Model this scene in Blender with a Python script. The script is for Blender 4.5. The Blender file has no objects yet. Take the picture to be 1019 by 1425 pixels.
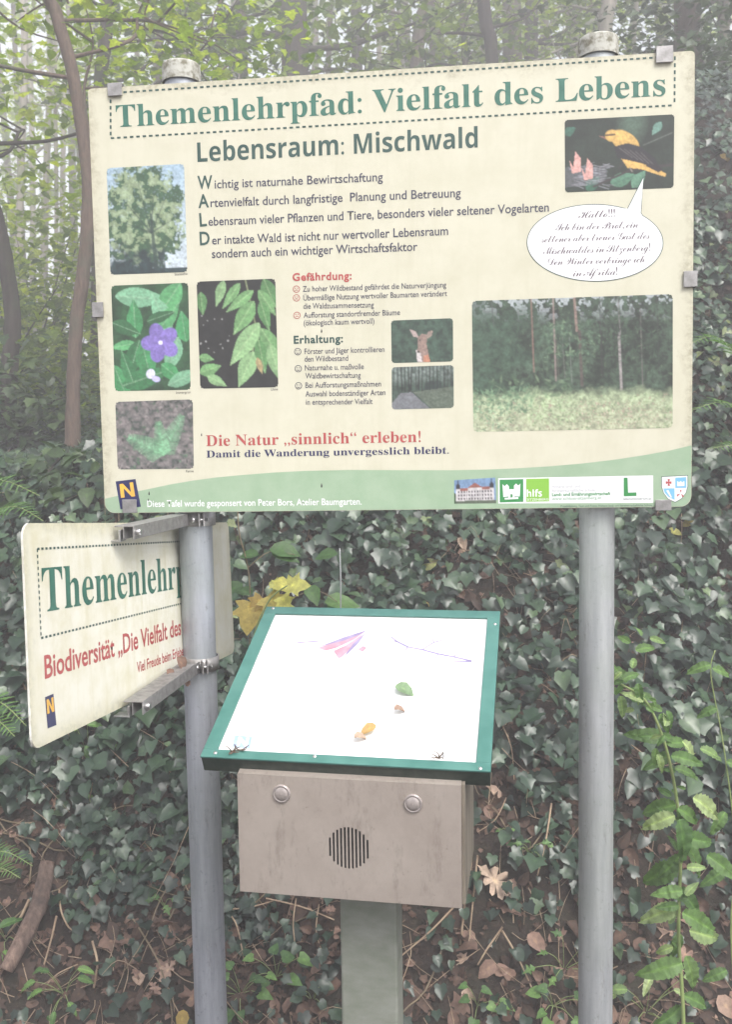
import bpy, bmesh, math, random
import numpy as np
from mathutils import Vector, Matrix, Euler

# ------------------------------------------------------------------ camera, light, exposure
sc = bpy.context.scene
COL = sc.collection
F, CX, CY = 1270.0, 509.5, 712.5          # focal length and centre in photograph pixels
PITCH, ROLL = math.radians(-4.0), math.radians(0.8)
cp, sp = math.cos(PITCH), math.sin(PITCH)
FW = np.array([0, cp, sp]); _u = np.array([0, -sp, cp]); _r = np.array([1.0, 0, 0])
RT = _r * math.cos(ROLL) - _u * math.sin(ROLL)
UP = _u * math.cos(ROLL) + _r * math.sin(ROLL)
EYE = np.array([0, 0, 1.6])
cam = bpy.data.cameras.new('camera'); cam.sensor_fit = 'VERTICAL'; cam.sensor_height = 24.0
cam.lens = F / 1425.0 * 24.0; cam.clip_start = 0.05; cam.clip_end = 400
cam.dof.use_dof = True; cam.dof.focus_distance = 1.58; cam.dof.aperture_fstop = 9.0
camo = bpy.data.objects.new('camera', cam); COL.objects.link(camo)
camo.matrix_world = Matrix(((RT[0], UP[0], -FW[0], EYE[0]), (RT[1], UP[1], -FW[1], EYE[1]), (RT[2], UP[2], -FW[2], EYE[2]), (0, 0, 0, 1)))
sc.camera = camo

SUN_EL, SUN_AZ = math.radians(52), math.radians(152)     # azimuth of the sun, clockwise from +Y
wd = bpy.data.worlds.new('World'); sc.world = wd; wd.use_nodes = True
nt = wd.node_tree
sky = nt.nodes.new('ShaderNodeTexSky'); sky.sky_type = 'NISHITA'; sky.sun_disc = False
sky.sun_elevation = SUN_EL; sky.sun_rotation = SUN_AZ; sky.air_density = 1.0; sky.dust_density = 4.0; sky.ozone_density = 1.0
bgn = nt.nodes['Background']; bgn.inputs['Strength'].default_value = 0.15
hsv = nt.nodes.new('ShaderNodeHueSaturation'); hsv.inputs['Saturation'].default_value = 0.30
nt.links.new(sky.outputs[0], hsv.inputs['Color']); nt.links.new(hsv.outputs[0], bgn.inputs['Color'])
sun = bpy.data.lights.new('sun', 'SUN'); sun.energy = 1.5; sun.angle = math.radians(25); sun.color = (1.0, 0.965, 0.91)
suno = bpy.data.objects.new('sun', sun); COL.objects.link(suno)
sdir = Vector((math.sin(SUN_AZ) * math.cos(SUN_EL), math.cos(SUN_AZ) * math.cos(SUN_EL), math.sin(SUN_EL)))
suno.rotation_euler = sdir.to_track_quat('Z', 'Y').to_euler(); suno.location = (0, 0, 30)
sc.view_settings.view_transform = 'Standard'; sc.view_settings.look = 'None'
sc.view_settings.gamma = 1.0; sc.view_settings.use_curve_mapping = False
sc.view_settings.exposure = 1.47
sc.render.engine = 'CYCLES'
sc.cycles.max_bounces = 8; sc.cycles.diffuse_bounces = 3; sc.cycles.glossy_bounces = 2
sc.cycles.transmission_bounces = 4; sc.cycles.volume_bounces = 1
sc.cycles.use_denoising = True
VEIL_HAZE = 0.027
random.seed(5); rng = np.random.default_rng(11)

# ------------------------------------------------------------------ helpers
def at(px, py, Y):
    d = FW + RT * (px - CX) / F - UP * (py - CY) / F
    return EYE + d * (Y / d[1])

def proj(P):
    d = np.asarray(P, float) - EYE
    z = np.maximum(d @ FW, 1e-3)
    return np.stack([CX + F * (d @ RT) / z, CY - F * (d @ UP) / z], -1), z

def tag(o, label=None, cat=None, group=None, kind=None):
    if label: o['label'] = label
    if cat: o['category'] = cat
    if group: o['group'] = group
    if kind: o['kind'] = kind
    return o

def empty(name, loc=(0, 0, 0), rot=(0, 0, 0)):
    o = bpy.data.objects.new(name, None); COL.objects.link(o)
    o.location = loc; o.rotation_euler = rot; o.empty_display_size = 0.1
    return o

def link(name, me, mat=None, parent=None, loc=None, rot=None):
    o = bpy.data.objects.new(name, me); COL.objects.link(o)
    if mat is not None and len(me.materials) == 0: me.materials.append(mat)
    if parent is not None: o.parent = parent
    if loc is not None: o.location = loc
    if rot is not None: o.rotation_euler = rot
    return o

def mesh(name, v, f, smooth=False, attrs=None):
    """f: list of arrays, each (n,3) or (n,4)"""
    me = bpy.data.meshes.new(name)
    v = np.asarray(v, np.float32)
    fs = [np.asarray(a, np.int32) for a in f if len(a)]
    loops = np.concatenate([a.ravel() for a in fs])
    tot = np.concatenate([np.full(len(a), a.shape[1], np.int32) for a in fs])
    st = np.concatenate([[0], np.cumsum(tot)[:-1]]).astype(np.int32)
    me.vertices.add(len(v)); me.vertices.foreach_set('co', v.ravel())
    me.loops.add(len(loops)); me.loops.foreach_set('vertex_index', loops)
    me.polygons.add(len(tot)); me.polygons.foreach_set('loop_start', st); me.polygons.foreach_set('loop_total', tot)
    if smooth: me.polygons.foreach_set('use_smooth', np.ones(len(tot), bool))
    for k, a in (attrs or {}).items():
        if a.ndim == 1:
            at_ = me.attributes.new(k, 'FLOAT', 'POINT'); at_.data.foreach_set('value', a.astype(np.float32))
        else:
            at_ = me.attributes.new(k, 'FLOAT_COLOR', 'POINT'); at_.data.foreach_set('color', a.astype(np.float32).ravel())
    me.update(); me.validate()
    return me

def bm_mesh(name, bm, smooth=False):
    me = bpy.data.meshes.new(name); bmesh.ops.recalc_face_normals(bm, faces=bm.faces[:]); bm.to_mesh(me); bm.free()
    if smooth:
        me.polygons.foreach_set('use_smooth', np.ones(len(me.polygons), bool))
    return me

def add_box(bm, x0, x1, y0, y1, z0, z1, bev=0.0, seg=2):
    vs = [bm.verts.new((x, y, z)) for x in (x0, x1) for y in (y0, y1) for z in (z0, z1)]
    fs = [(0, 1, 3, 2), (4, 6, 7, 5), (0, 4, 5, 1), (2, 3, 7, 6), (0, 2, 6, 4), (1, 5, 7, 3)]
    nf = [bm.faces.new([vs[i] for i in f]) for f in fs]
    if bev > 0:
        es = list({e for f in nf for e in f.edges})
        bmesh.ops.bevel(bm, geom=es, offset=bev, segments=seg, affect='EDGES', profile=0.5)

def box_mesh(name, *a, **k):
    bm = bmesh.new(); add_box(bm, *a, **k); return bm_mesh(name, bm)

def prism(bm, pts, y0, y1):
    """outline pts (x,z) extruded from y0 (front) to y1"""
    a = [bm.verts.new((x, y0, z)) for x, z in pts]; b = [bm.verts.new((x, y1, z)) for x, z in pts]
    bm.faces.new(a); bm.faces.new(b[::-1])
    n = len(pts)
    for i in range(n):
        bm.faces.new([a[i], b[i], b[(i + 1) % n], a[(i + 1) % n]])

def lathe(name, prof, n=32, smooth=True):
    prof = np.array(prof, float); k = len(prof)
    a = np.linspace(0, 2 * math.pi, n, endpoint=False)
    v = np.stack([prof[:, None, 0] * np.cos(a), prof[:, None, 0] * np.sin(a), prof[:, None, 1] + 0 * a], -1).reshape(-1, 3)
    f = []
    for i in range(k - 1):
        for j in range(n):
            f.append((i * n + j, i * n + (j + 1) % n, (i + 1) * n + (j + 1) % n, (i + 1) * n + j))
    return mesh(name, v, [np.array(f)], smooth)

def smooth_path(pts, rad, n=6):
    P = np.array(pts, float); R = np.array(rad, float)
    if len(R) == 2 and len(P) > 2: R = np.linspace(R[0], R[1], len(P))
    out, ro = [], []
    for i in range(len(P) - 1):
        p0, p1, p2, p3 = P[max(i - 1, 0)], P[i], P[i + 1], P[min(i + 2, len(P) - 1)]
        for t in np.linspace(0, 1, n, endpoint=False):
            out.append(0.5 * ((2 * p1) + (p2 - p0) * t + (2 * p0 - 5 * p1 + 4 * p2 - p3) * t * t + (3 * p1 - p0 - 3 * p2 + p3) * t ** 3))
            ro.append(R[i] * (1 - t) + R[i + 1] * t)
    out.append(P[-1]); ro.append(R[-1])
    return np.array(out), np.array(ro)

def tube(pts, rad, seg=8, n=5, wob=0.0):
    P, R = smooth_path(pts, rad, n)
    T = np.gradient(P, axis=0); T /= np.linalg.norm(T, axis=1)[:, None] + 1e-9
    ref = np.array([0.0, 1, 0]) if abs(T[0][1]) < 0.8 else np.array([1.0, 0, 0])
    A = np.cross(T, ref); A /= np.linalg.norm(A, axis=1)[:, None] + 1e-9
    B = np.cross(T, A)
    th = np.linspace(0, 2 * math.pi, seg, endpoint=False)
    rr = R[:, None] * (1 + wob * rng.uniform(-1, 1, (len(P), seg)))
    v = P[:, None] + rr[..., None] * (np.cos(th)[None, :, None] * A[:, None] + np.sin(th)[None, :, None] * B[:, None])
    v = v.reshape(-1, 3); m = len(P)
    i = np.arange(m - 1)[:, None] * seg; j = np.arange(seg)[None]; j2 = (j + 1) % seg
    f = np.stack([i + j, i + j2, i + seg + j2, i + seg + j], -1).reshape(-1, 4)
    caps = []
    for s in (0, (m - 1) * seg):
        for k in range(1, seg - 1): caps.append((s, s + k, s + k + 1))
    return v, f, np.array(caps)

class Acc:
    """collects arrays into one mesh"""
    def __init__(s): s.v = []; s.q = []; s.t = []; s.n = 0; s.a = []
    def add(s, v, q=None, t=None, a=None):
        s.v.append(v)
        if q is not None and len(q): s.q.append(np.asarray(q) + s.n)
        if t is not None and len(t): s.t.append(np.asarray(t) + s.n)
        s.a.append(np.full(len(v), 0.5) if a is None else a)
        s.n += len(v)
    def tube(s, *a, **k):
        v, f, c = tube(*a, **k); s.add(v, f, c)
    def mesh(s, name, smooth=True):
        fs = []
        if s.q: fs.append(np.concatenate(s.q))
        if s.t: fs.append(np.concatenate(s.t))
        return mesh(name, np.concatenate(s.v), fs, smooth, {'v': np.concatenate(s.a)})

# ------------------------------------------------------------------ materials
def nodes(name):
    m = bpy.data.materials.new(name); m.use_nodes = True
    n = m.node_tree; return m, n, n.nodes['Principled BSDF']

def ramp(n, stops, src):
    r = n.nodes.new('ShaderNodeValToRGB'); e = r.color_ramp.elements
    while len(e) < len(stops): e.new(0.5)
    for i, (p, c) in enumerate(stops):
        e[i].position = p; e[i].color = (c[0], c[1], c[2], 1)
    n.links.new(src, r.inputs[0]); return r.outputs[0]

def noise(n, scale, detail=5, rough=0.6, vec=None, stretch=None, coord='Object'):
    t = n.nodes.new('ShaderNodeTexNoise'); t.inputs['Scale'].default_value = scale
    t.inputs['Detail'].default_value = detail; t.inputs['Roughness'].default_value = rough
    tc = n.nodes.new('ShaderNodeTexCoord')
    src = tc.outputs[coord]
    if stretch:
        mp = n.nodes.new('ShaderNodeMapping'); mp.inputs['Scale'].default_value = stretch
        n.links.new(src, mp.inputs[0]); src = mp.outputs[0]
    n.links.new(src, t.inputs['Vector']); return t.outputs['Fac']

def mix(n, fac, a, b, mode='MIX'):
    m = n.nodes.new('ShaderNodeMix'); m.data_type = 'RGBA'; m.blend_type = mode
    for k, v in ((0, fac), (6, a), (7, b)):
        if hasattr(v, 'is_output'): n.links.new(v, m.inputs[k])
        elif k == 0: m.inputs[k].default_value = v
        else: m.inputs[k].default_value = (v[0], v[1], v[2], 1)
    return m.outputs[2]

def bump(n, b, h, strength=0.3, dist=0.002):
    bp = n.nodes.new('ShaderNodeBump'); bp.inputs['Strength'].default_value = strength; bp.inputs['Distance'].default_value = dist
    n.links.new(h, bp.inputs['Height']); n.links.new(bp.outputs[0], b.inputs['Normal'])

def pm(name, c1, c2=None, scale=20, rough=0.5, metal=0.0, bmp=0.0, dist=0.001, stretch=None, lo=0.35, hi=0.65, spec=0.5, rvar=0.0):
    m, n, b = nodes(name)
    b.inputs['Roughness'].default_value = rough; b.inputs['Metallic'].default_value = metal
    b.inputs['Specular IOR Level'].default_value = spec
    if c2 is None: b.inputs['Base Color'].default_value = (*c1, 1)
    else:
        s = noise(n, scale, stretch=stretch)
        n.links.new(ramp(n, [(lo, c1), (hi, c2)], s), b.inputs['Base Color'])
        if bmp: bump(n, b, s, bmp, dist)
        if rvar: n.links.new(ramp(n, [(lo, (rough,) * 3), (hi, (min(1, rough + rvar),) * 3)], s), b.inputs['Roughness'])
    return m

def leaf_mat(name, stops, rough=0.45, trans=0.3, spec=0.5, obj_random=False, tcol=None, vein=0.25):
    m, n, b = nodes(name)
    a = n.nodes.new('ShaderNodeAttribute'); a.attribute_name = 'v'
    src = a.outputs['Fac']
    col = ramp(n, stops, src)
    spots = noise(n, 60, 4, 0.7)
    dk = ramp(n, [(0.35, (0.7, 0.7, 0.68)), (0.65, (1.15, 1.15, 1.1))], spots)
    col = mix(n, 1.0, col, dk, 'MULTIPLY')
    r = n.nodes.new('ShaderNodeAttribute'); r.attribute_name = 'r'
    lt = ramp(n, [(0.0, (1, 1, 1)), (0.72, (1, 1, 1)), (1.0, (1 + vein * 2, 1 + vein * 2, 1 + vein))], r.outputs['Fac'])
    col = mix(n, 1.0, col, lt, 'MULTIPLY')
    n.links.new(col, b.inputs['Base Color'])
    b.inputs['Roughness'].default_value = rough; b.inputs['Specular IOR Level'].default_value = spec
    if trans > 0:
        t = n.nodes.new('ShaderNodeBsdfTranslucent'); ms = n.nodes.new('ShaderNodeMixShader'); ms.inputs[0].default_value = trans
        tc = mix(n, 1.0, col, tcol or (1.5, 1.7, 0.7), 'MULTIPLY')
        n.links.new(tc, t.inputs[0]); n.links.new(b.outputs[0], ms.inputs[1]); n.links.new(t.outputs[0], ms.inputs[2])
        n.links.new(ms.outputs[0], n.nodes['Material Output'].inputs[0])
    return m

def lin(c): return tuple(((x / 255 + 0.055) / 1.055) ** 2.4 if x > 10 else x / 255 / 12.92 for x in c)

M = {}
def board_mat(name, base, stain, moss, W, H):
    """aged laminate sheet: blotches, rain streaks, grime growing in from the edges"""
    m, n, b = nodes(name)
    tc = n.nodes.new('ShaderNodeTexCoord'); sx = n.nodes.new('ShaderNodeSeparateXYZ'); n.links.new(tc.outputs['Object'], sx.inputs[0])
    def mth(op, a, c, clamp=False):
        q = n.nodes.new('ShaderNodeMath'); q.operation = op; q.use_clamp = clamp
        for k, v in ((0, a), (1, c)):
            if hasattr(v, 'is_output'): n.links.new(v, q.inputs[k])
            else: q.inputs[k].default_value = v
        return q.outputs[0]
    ax = mth('SUBTRACT', W / 2, mth('ABSOLUTE', sx.outputs['X'], 0)); az = mth('SUBTRACT', H / 2, mth('ABSOLUTE', sx.outputs['Z'], 0))
    ed = mth('MINIMUM', ax, az)
    n1 = noise(n, 14, 6, 0.7); n2 = noise(n, 90, 5, 0.75); n3 = noise(n, 6, 5, 0.7, stretch=(6, 1, 0.7))
    e2 = mth('ADD', mth('MULTIPLY', ed, 22), mth('MULTIPLY', mth('SUBTRACT', n1, 0.5), 2.2))
    edge = ramp(n, [(0.0, (1, 1, 1)), (0.45, (0, 0, 0))], e2)
    col = mix(n, ramp(n, [(0.42, (0, 0, 0)), (0.72, (0.75, 0.75, 0.75))], n1), base, stain)
    col = mix(n, ramp(n, [(0.5, (0, 0, 0)), (0.75, (0.6, 0.6, 0.6))], n3), col, stain)
    gr = mix(n, ramp(n, [(0.4, (0, 0, 0)), (0.6, (1, 1, 1))], n2), stain, moss)
    col = mix(n, mth('MULTIPLY', edge, 0.62), col, gr)
    sp_ = ramp(n, [(0.70, (0, 0, 0)), (0.76, (1, 1, 1))], noise(n, 160, 3, 0.6))
    col = mix(n, mth('MULTIPLY', sp_, 0.25), col, moss)
    n.links.new(col, b.inputs['Base Color']); b.inputs['Roughness'].default_value = 0.5
    bump(n, b, n2, 0.08, 0.0006)
    return m

M['board'] = board_mat('board_laminate', (0.535, 0.52, 0.415), (0.47, 0.455, 0.345), (0.25, 0.22, 0.14), 1.015, 0.734)
M['side'] = board_mat('weathered_laminate', (0.66, 0.65, 0.57), (0.53, 0.50, 0.34), (0.36, 0.35, 0.24), 0.86, 0.282)
M['sheet_edge'] = pm('sheet_edge', (0.62, 0.62, 0.58), (0.42, 0.40, 0.33), 60, 0.6)
M['band'] = pm('pale_green_print', (0.245, 0.35, 0.235), (0.29, 0.39, 0.275), 25, 0.5, bmp=0.05)
M['ink_green'] = pm('dark_green_ink', (0.020, 0.105, 0.075), (0.04, 0.15, 0.11), 40, 0.5)
M['ink_head'] = pm('slate_green_ink', (0.022, 0.06, 0.052), (0.035, 0.08, 0.07), 40, 0.5)
M['ink'] = pm('slate_ink', (0.045, 0.045, 0.075), (0.065, 0.065, 0.09), 40, 0.5)
M['ink_red'] = pm('red_ink', (0.34, 0.05, 0.055), (0.40, 0.08, 0.075), 40, 0.5)
M['ink_blue'] = pm('navy_ink', (0.012, 0.014, 0.075), (0.02, 0.022, 0.09), 40, 0.45)
M['ink_brown'] = pm('plum_ink', (0.09, 0.06, 0.08), None)
M['orange'] = pm('orange_ink', (0.75, 0.42, 0.05), (0.62, 0.36, 0.06), 50, 0.5)
M['white'] = pm('white_print', (0.72, 0.73, 0.74), (0.66, 0.67, 0.69), 30, 0.5)
M['ink_black'] = pm('black_ink', (0.03, 0.03, 0.03), None)
M['logo_green'] = pm('logo_green', (0.03, 0.22, 0.06), None)
M['logo_lime'] = pm('logo_lime', (0.20, 0.42, 0.05), None)
M['logo_blue'] = pm('logo_blue', (0.16, 0.40, 0.68), None)
M['grey_print'] = pm('grey_print', (0.30, 0.31, 0.33), None)

def galv(name, c1, c2, moss):
    m, n, b = nodes(name)
    s1 = noise(n, 9, 6, 0.7, stretch=(7, 7, 0.6)); s2 = noise(n, 70, 4, 0.7); s3 = noise(n, 2.5, 5, 0.65)
    c = ramp(n, [(0.3, c1), (0.7, c2)], s1)
    c = mix(n, ramp(n, [(0.60, (0, 0, 0)), (0.78, (1, 1, 1))], s2), c, moss)
    s4 = noise(n, 30, 6, 0.8, stretch=(2, 2, 0.35)); c = mix(n, ramp(n, [(0.60, (0, 0, 0)), (0.72, (0.55, 0.55, 0.55))], s4), c, (0.13, 0.12, 0.10))
    c = mix(n, ramp(n, [(0.45, (0, 0, 0)), (0.8, (0.7, 0.7, 0.7))], s3), c, (moss[0] * 1.3, moss[1] * 1.4, moss[2] * 1.2))
    n.links.new(c, b.inputs['Base Color'])
    b.inputs['Metallic'].default_value = 0.55; n.links.new(ramp(n, [(0.3, (0.42,) * 3), (0.7, (0.62,) * 3)], s2), b.inputs['Roughness'])
    bump(n, b, s2, 0.12, 0.0006); return m
M['galv'] = galv('galvanised_steel', (0.34, 0.36, 0.38), (0.50, 0.52, 0.53), (0.23, 0.25, 0.23))
M['galv_dark'] = galv('dull_galvanised_steel', (0.27, 0.29, 0.33), (0.42, 0.44, 0.49), (0.18, 0.20, 0.19))
M['alu'] = pm('aluminium', (0.36, 0.35, 0.35), (0.24, 0.235, 0.23), 60, 0.45, 0.7, 0.15, rvar=0.2)
M['bolt'] = pm('bolt_steel', (0.55, 0.55, 0.56), (0.38, 0.37, 0.36), 90, 0.3, 0.9)
M['cap'] = pm('lichen_cap', (0.42, 0.42, 0.38), (0.16, 0.15, 0.11), 75, 0.85, 0, 0.5, 0.002, lo=0.4, hi=0.62)
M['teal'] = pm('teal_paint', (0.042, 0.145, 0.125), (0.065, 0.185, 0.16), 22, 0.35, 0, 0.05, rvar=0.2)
M['teal_side'] = pm('dark_green_paint', (0.010, 0.022, 0.016), (0.035, 0.045, 0.035), 60, 0.5, 0, 0.3, lo=0.4, hi=0.75)  # desk skirt, a far darker green than the frame
M['plate'] = pm('white_panel', (0.80, 0.80, 0.80), (0.77, 0.775, 0.78), 8, 0.12, 0, 0)
M['post'] = pm('algae_post', (0.17, 0.19, 0.15), (0.27, 0.28, 0.25), 16, 0.6, 0.25, 0.2, 0.001, stretch=(1, 1, 2.2), lo=0.3, hi=0.75)
M['black'] = pm('dark_hollow', (0.012, 0.012, 0.013), None, rough=0.8)
M['button'] = pm('domed_button', (0.38, 0.34, 0.32), (0.26, 0.23, 0.22), 80, 0.2, 0.3)
M['side_wood'] = pm('weathered_side', (0.10, 0.085, 0.065), (0.19, 0.165, 0.13), 40, 0.7, 0, 0.5, 0.002, stretch=(1, 1, 0.12))
def steel_box():
    m, n, b = nodes('warm_brushed_steel')
    s1 = noise(n, 10, 4, 0.6, stretch=(1.0, 1, 12)); s2 = noise(n, 5, 6, 0.7); s3 = noise(n, 140, 3, 0.6)
    c = ramp(n, [(0.3, (0.34, 0.285, 0.25)), (0.7, (0.49, 0.435, 0.39))], s2)
    c = mix(n, ramp(n, [(0.68, (0, 0, 0)), (0.8, (0.6, 0.6, 0.6))], s3), c, (0.14, 0.12, 0.10))
    c = mix(n, ramp(n, [(0.52, (0, 0, 0)), (0.70, (0.5, 0.5, 0.5))], noise(n, 26, 7, 0.8, stretch=(1.6, 1, 0.5))), c, (0.22, 0.18, 0.15))
    n.links.new(c, b.inputs['Base Color']); b.inputs['Metallic'].default_value = 0.5
    b.inputs['Roughness'].default_value = 0.42; bump(n, b, s1, 0.08, 0.0005); return m
M['box'] = steel_box()
def picture_mat():
    m, n, b = nodes('photographic_print')
    a = n.nodes.new('ShaderNodeAttribute'); a.attribute_name = 'col'
    n.links.new(a.outputs['Color'], b.inputs['Base Color']); b.inputs['Roughness'].default_value = 0.45; return m
M['photo'] = picture_mat()

def bark(name, c1, c2, moss=None, sc_=10):
    m, n, b = nodes(name)
    s = noise(n, sc_, 7, 0.75, stretch=(3.0, 3.0, 0.5)); s2 = noise(n, 3, 5, 0.7)
    c = ramp(n, [(0.3, c1), (0.7, c2)], s)
    if moss: c = mix(n, ramp(n, [(0.5, (0, 0, 0)), (0.66, (1, 1, 1))], s2), c, moss)
    n.links.new(c, b.inputs['Base Color']); b.inputs['Roughness'].default_value = 0.9; bump(n, b, s, 0.6, 0.02); return m
M['bark'] = bark('brown_bark', (0.035, 0.025, 0.020), (0.10, 0.073, 0.056), (0.07, 0.08, 0.04))
M['bark_red'] = bark('reddish_bark', (0.05, 0.036, 0.029), (0.15, 0.105, 0.080), (0.07, 0.075, 0.05), 22)
M['bark_dark'] = bark('dark_bark', (0.014, 0.011, 0.010), (0.05, 0.038, 0.032), (0.04, 0.05, 0.025))
M['bark_pale'] = bark('pale_bark', (0.16, 0.14, 0.12), (0.33, 0.30, 0.26), (0.15, 0.17, 0.10), 6)
M['deadwood'] = bark('rotten_branch', (0.07, 0.04, 0.03), (0.34, 0.24, 0.19), (0.05, 0.035, 0.03), 30)
M['twig'] = pm('dry_twig', (0.36, 0.27, 0.18), (0.22, 0.15, 0.10), 30, 0.8)
M['twig_dark'] = pm('dark_twig', (0.09, 0.06, 0.045), (0.16, 0.11, 0.08), 30, 0.85)
M['stem'] = pm('green_stem', (0.16, 0.22, 0.07), (0.22, 0.27, 0.10), 30, 0.6)
M['stem_brown'] = pm('brown_stem', (0.13, 0.10, 0.06), (0.2, 0.15, 0.09), 30, 0.7)

G = lambda *a: a
M['ivy'] = leaf_mat('ivy_leaf', [(0, (0.012, 0.022, 0.016)), (0.45, (0.024, 0.048, 0.030)), (0.75, (0.044, 0.080, 0.044)), (0.92, (0.075, 0.12, 0.055)), (1, (0.14, 0.17, 0.07))], 0.34, 0.06, 0.45)
M['nettle'] = leaf_mat('nettle_leaf', [(0, (0.05, 0.11, 0.035)), (0.6, (0.12, 0.21, 0.07)), (1, (0.32, 0.40, 0.20))], 0.55, 0.32, 0.35)
M['herb'] = leaf_mat('herb_leaf', [(0, (0.035, 0.08, 0.025)), (0.5, (0.075, 0.16, 0.045)), (1, (0.14, 0.25, 0.07))], 0.5, 0.25, 0.4)
M['fern'] = leaf_mat('fern_frond', [(0, (0.06, 0.13, 0.04)), (1, (0.14, 0.25, 0.08))], 0.55, 0.35, 0.35)
M['yellow'] = leaf_mat('yellow_leaf', [(0, (0.36, 0.25, 0.07)), (0.5, (0.52, 0.49, 0.13)), (1, (0.40, 0.44, 0.20))], 0.55, 0.3, 0.3)
M['pale_green'] = leaf_mat('pale_green_leaf', [(0, (0.12, 0.20, 0.11)), (1, (0.22, 0.30, 0.19))], 0.5, 0.1, 0.3)
M['orange_leaf'] = leaf_mat('orange_leaf', [(0, (0.38, 0.22, 0.09)), (1, (0.50, 0.36, 0.16))], 0.5, 0.1, 0.3)
M['brown'] = leaf_mat('dead_leaf', [(0, (0.04, 0.024, 0.018)), (0.5, (0.13, 0.080, 0.062)), (0.85, (0.27, 0.175, 0.14)), (1, (0.44, 0.33, 0.26))], 0.7, 0.1, 0.3, tcol=(1.2, 0.9, 0.6))
M['canopy_lit'] = leaf_mat('lit_canopy_leaf', [(0, (0.06, 0.10, 0.016)), (0.5, (0.13, 0.19, 0.030)), (1, (0.27, 0.32, 0.055))], 0.5, 0.55, 0.4, tcol=(2.1, 2.1, 0.9))  # leaf colour raised to stand in for light through canopy gaps
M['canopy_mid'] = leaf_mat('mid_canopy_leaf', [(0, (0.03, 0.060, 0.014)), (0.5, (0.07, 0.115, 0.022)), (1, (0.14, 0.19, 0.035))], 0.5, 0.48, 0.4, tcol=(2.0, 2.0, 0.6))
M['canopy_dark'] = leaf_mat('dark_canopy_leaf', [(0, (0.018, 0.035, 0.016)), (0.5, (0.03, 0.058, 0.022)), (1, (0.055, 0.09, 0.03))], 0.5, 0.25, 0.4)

# ------------------------------------------------------------------ leaf templates (x across, y towards the tip, z out of the leaf)
def fan(outline, c=(0, 0.35), fold=0.25, droop=0.2, wave=0.0):
    o = list(outline); full = o + [(-x, y) for x, y in reversed(o) if abs(x) > 1e-6]
    P = [c] + full
    P = np.array(P)
    z = fold * np.abs(P[:, 0]) - droop * P[:, 1] ** 2 + wave * np.sin(P[:, 0] * 9 + P[:, 1] * 7)
    v = np.column_stack([P[:, 0], P[:, 1], z])
    n = len(full); t = np.array([(0, i + 1, (i + 1) % n + 1) for i in range(n)])
    r = np.zeros(len(v)); r[0] = 1.0
    return v, t, r
IVY = fan([(0, 0.04), (0.2, -0.12), (0.44, -0.02), (0.40, 0.20), (0.56, 0.42), (0.36, 0.54), (0.16, 0.80), (0, 0.98)], (0, 0.26), 0.20, 0.22)
IVY2 = fan([(0, 0.02), (0.24, -0.10), (0.44, 0.08), (0.43, 0.26), (0.46, 0.46), (0.27, 0.70), (0, 0.95)], (0, 0.28), 0.28, 0.30)
IVY3 = fan([(0, 0.0), (0.30, -0.08), (0.42, 0.15), (0.30, 0.55), (0, 1.0)], (0, 0.30), 0.30, 0.25)
MAPLE = fan([(0, 0), (0.25, -0.05), (0.52, 0.02), (0.36, 0.22), (0.62, 0.50), (0.42, 0.50), (0.30, 0.55), (0.24, 0.75), (0, 1.0)], (0, 0.2), 0.12, 0.25)
OVATE = fan([(0, 0), (0.22, 0.12), (0.34, 0.38), (0.24, 0.70), (0, 1.0)], (0, 0.42), 0.3, 0.25)
SPRAY = fan([(0, 0), (0.30, 0.25), (0.16, 0.32), (0.38, 0.55), (0.14, 0.62), (0, 1.0)], (0, 0.4), 0.3, 0.2)
OAK = fan([(0, 0), (0.03, 0.10), (0.13, 0.17), (0.08, 0.26), (0.22, 0.34), (0.25, 0.40), (0.12, 0.47), (0.28, 0.56), (0.32, 0.63), (0.17, 0.69), (0.24, 0.79), (0.22, 0.85), (0.10, 0.87), (0.07, 0.97), (0, 1.0)], (0, 0.5), 0.30, 0.15, 0.02)
CURL = fan([(0, 0), (0.2, 0.1), (0.36, 0.35), (0.28, 0.7), (0, 1.0)], (0, 0.4), 0.9, 0.6, 0.06)
def serrate():
    o = [(0, 0)]
    for i in range(9):
        y = 0.04 + i * 0.105; w = 0.235 * math.sin(math.pi * (0.10 + 0.86 * (y) ** 0.8)) + 0.015
        o += [(w, y), (w * 0.84 + 0.005, y + 0.035)]
    o.append((0, 1.0)); return o
def nettle_tpl():
    o = serrate(); n = len(o); v = []; r = []; t = []
    for s in (1, -1):
        b = len(v)
        for i, (x, y) in enumerate(o):
            v.append((0, y, -0.55 * y * y)); r.append(1.0)
            v.append((s * x, y, 0.35 * x - 0.55 * y * y + 0.02 * math.sin(y * 30))); r.append(0.0)
        for i in range(n - 1):
            a = b + 2 * i; t += [(a, a + 1, a + 3), (a, a + 3, a + 2)] if s > 0 else [(a, a + 3, a + 1), (a, a + 2, a + 3)]
    return np.array(v), np.array(t), np.array(r)
NETTLE = nettle_tpl()

def unit(a): return a / (np.linalg.norm(a, axis=-1, keepdims=True) + 1e-9)

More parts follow.
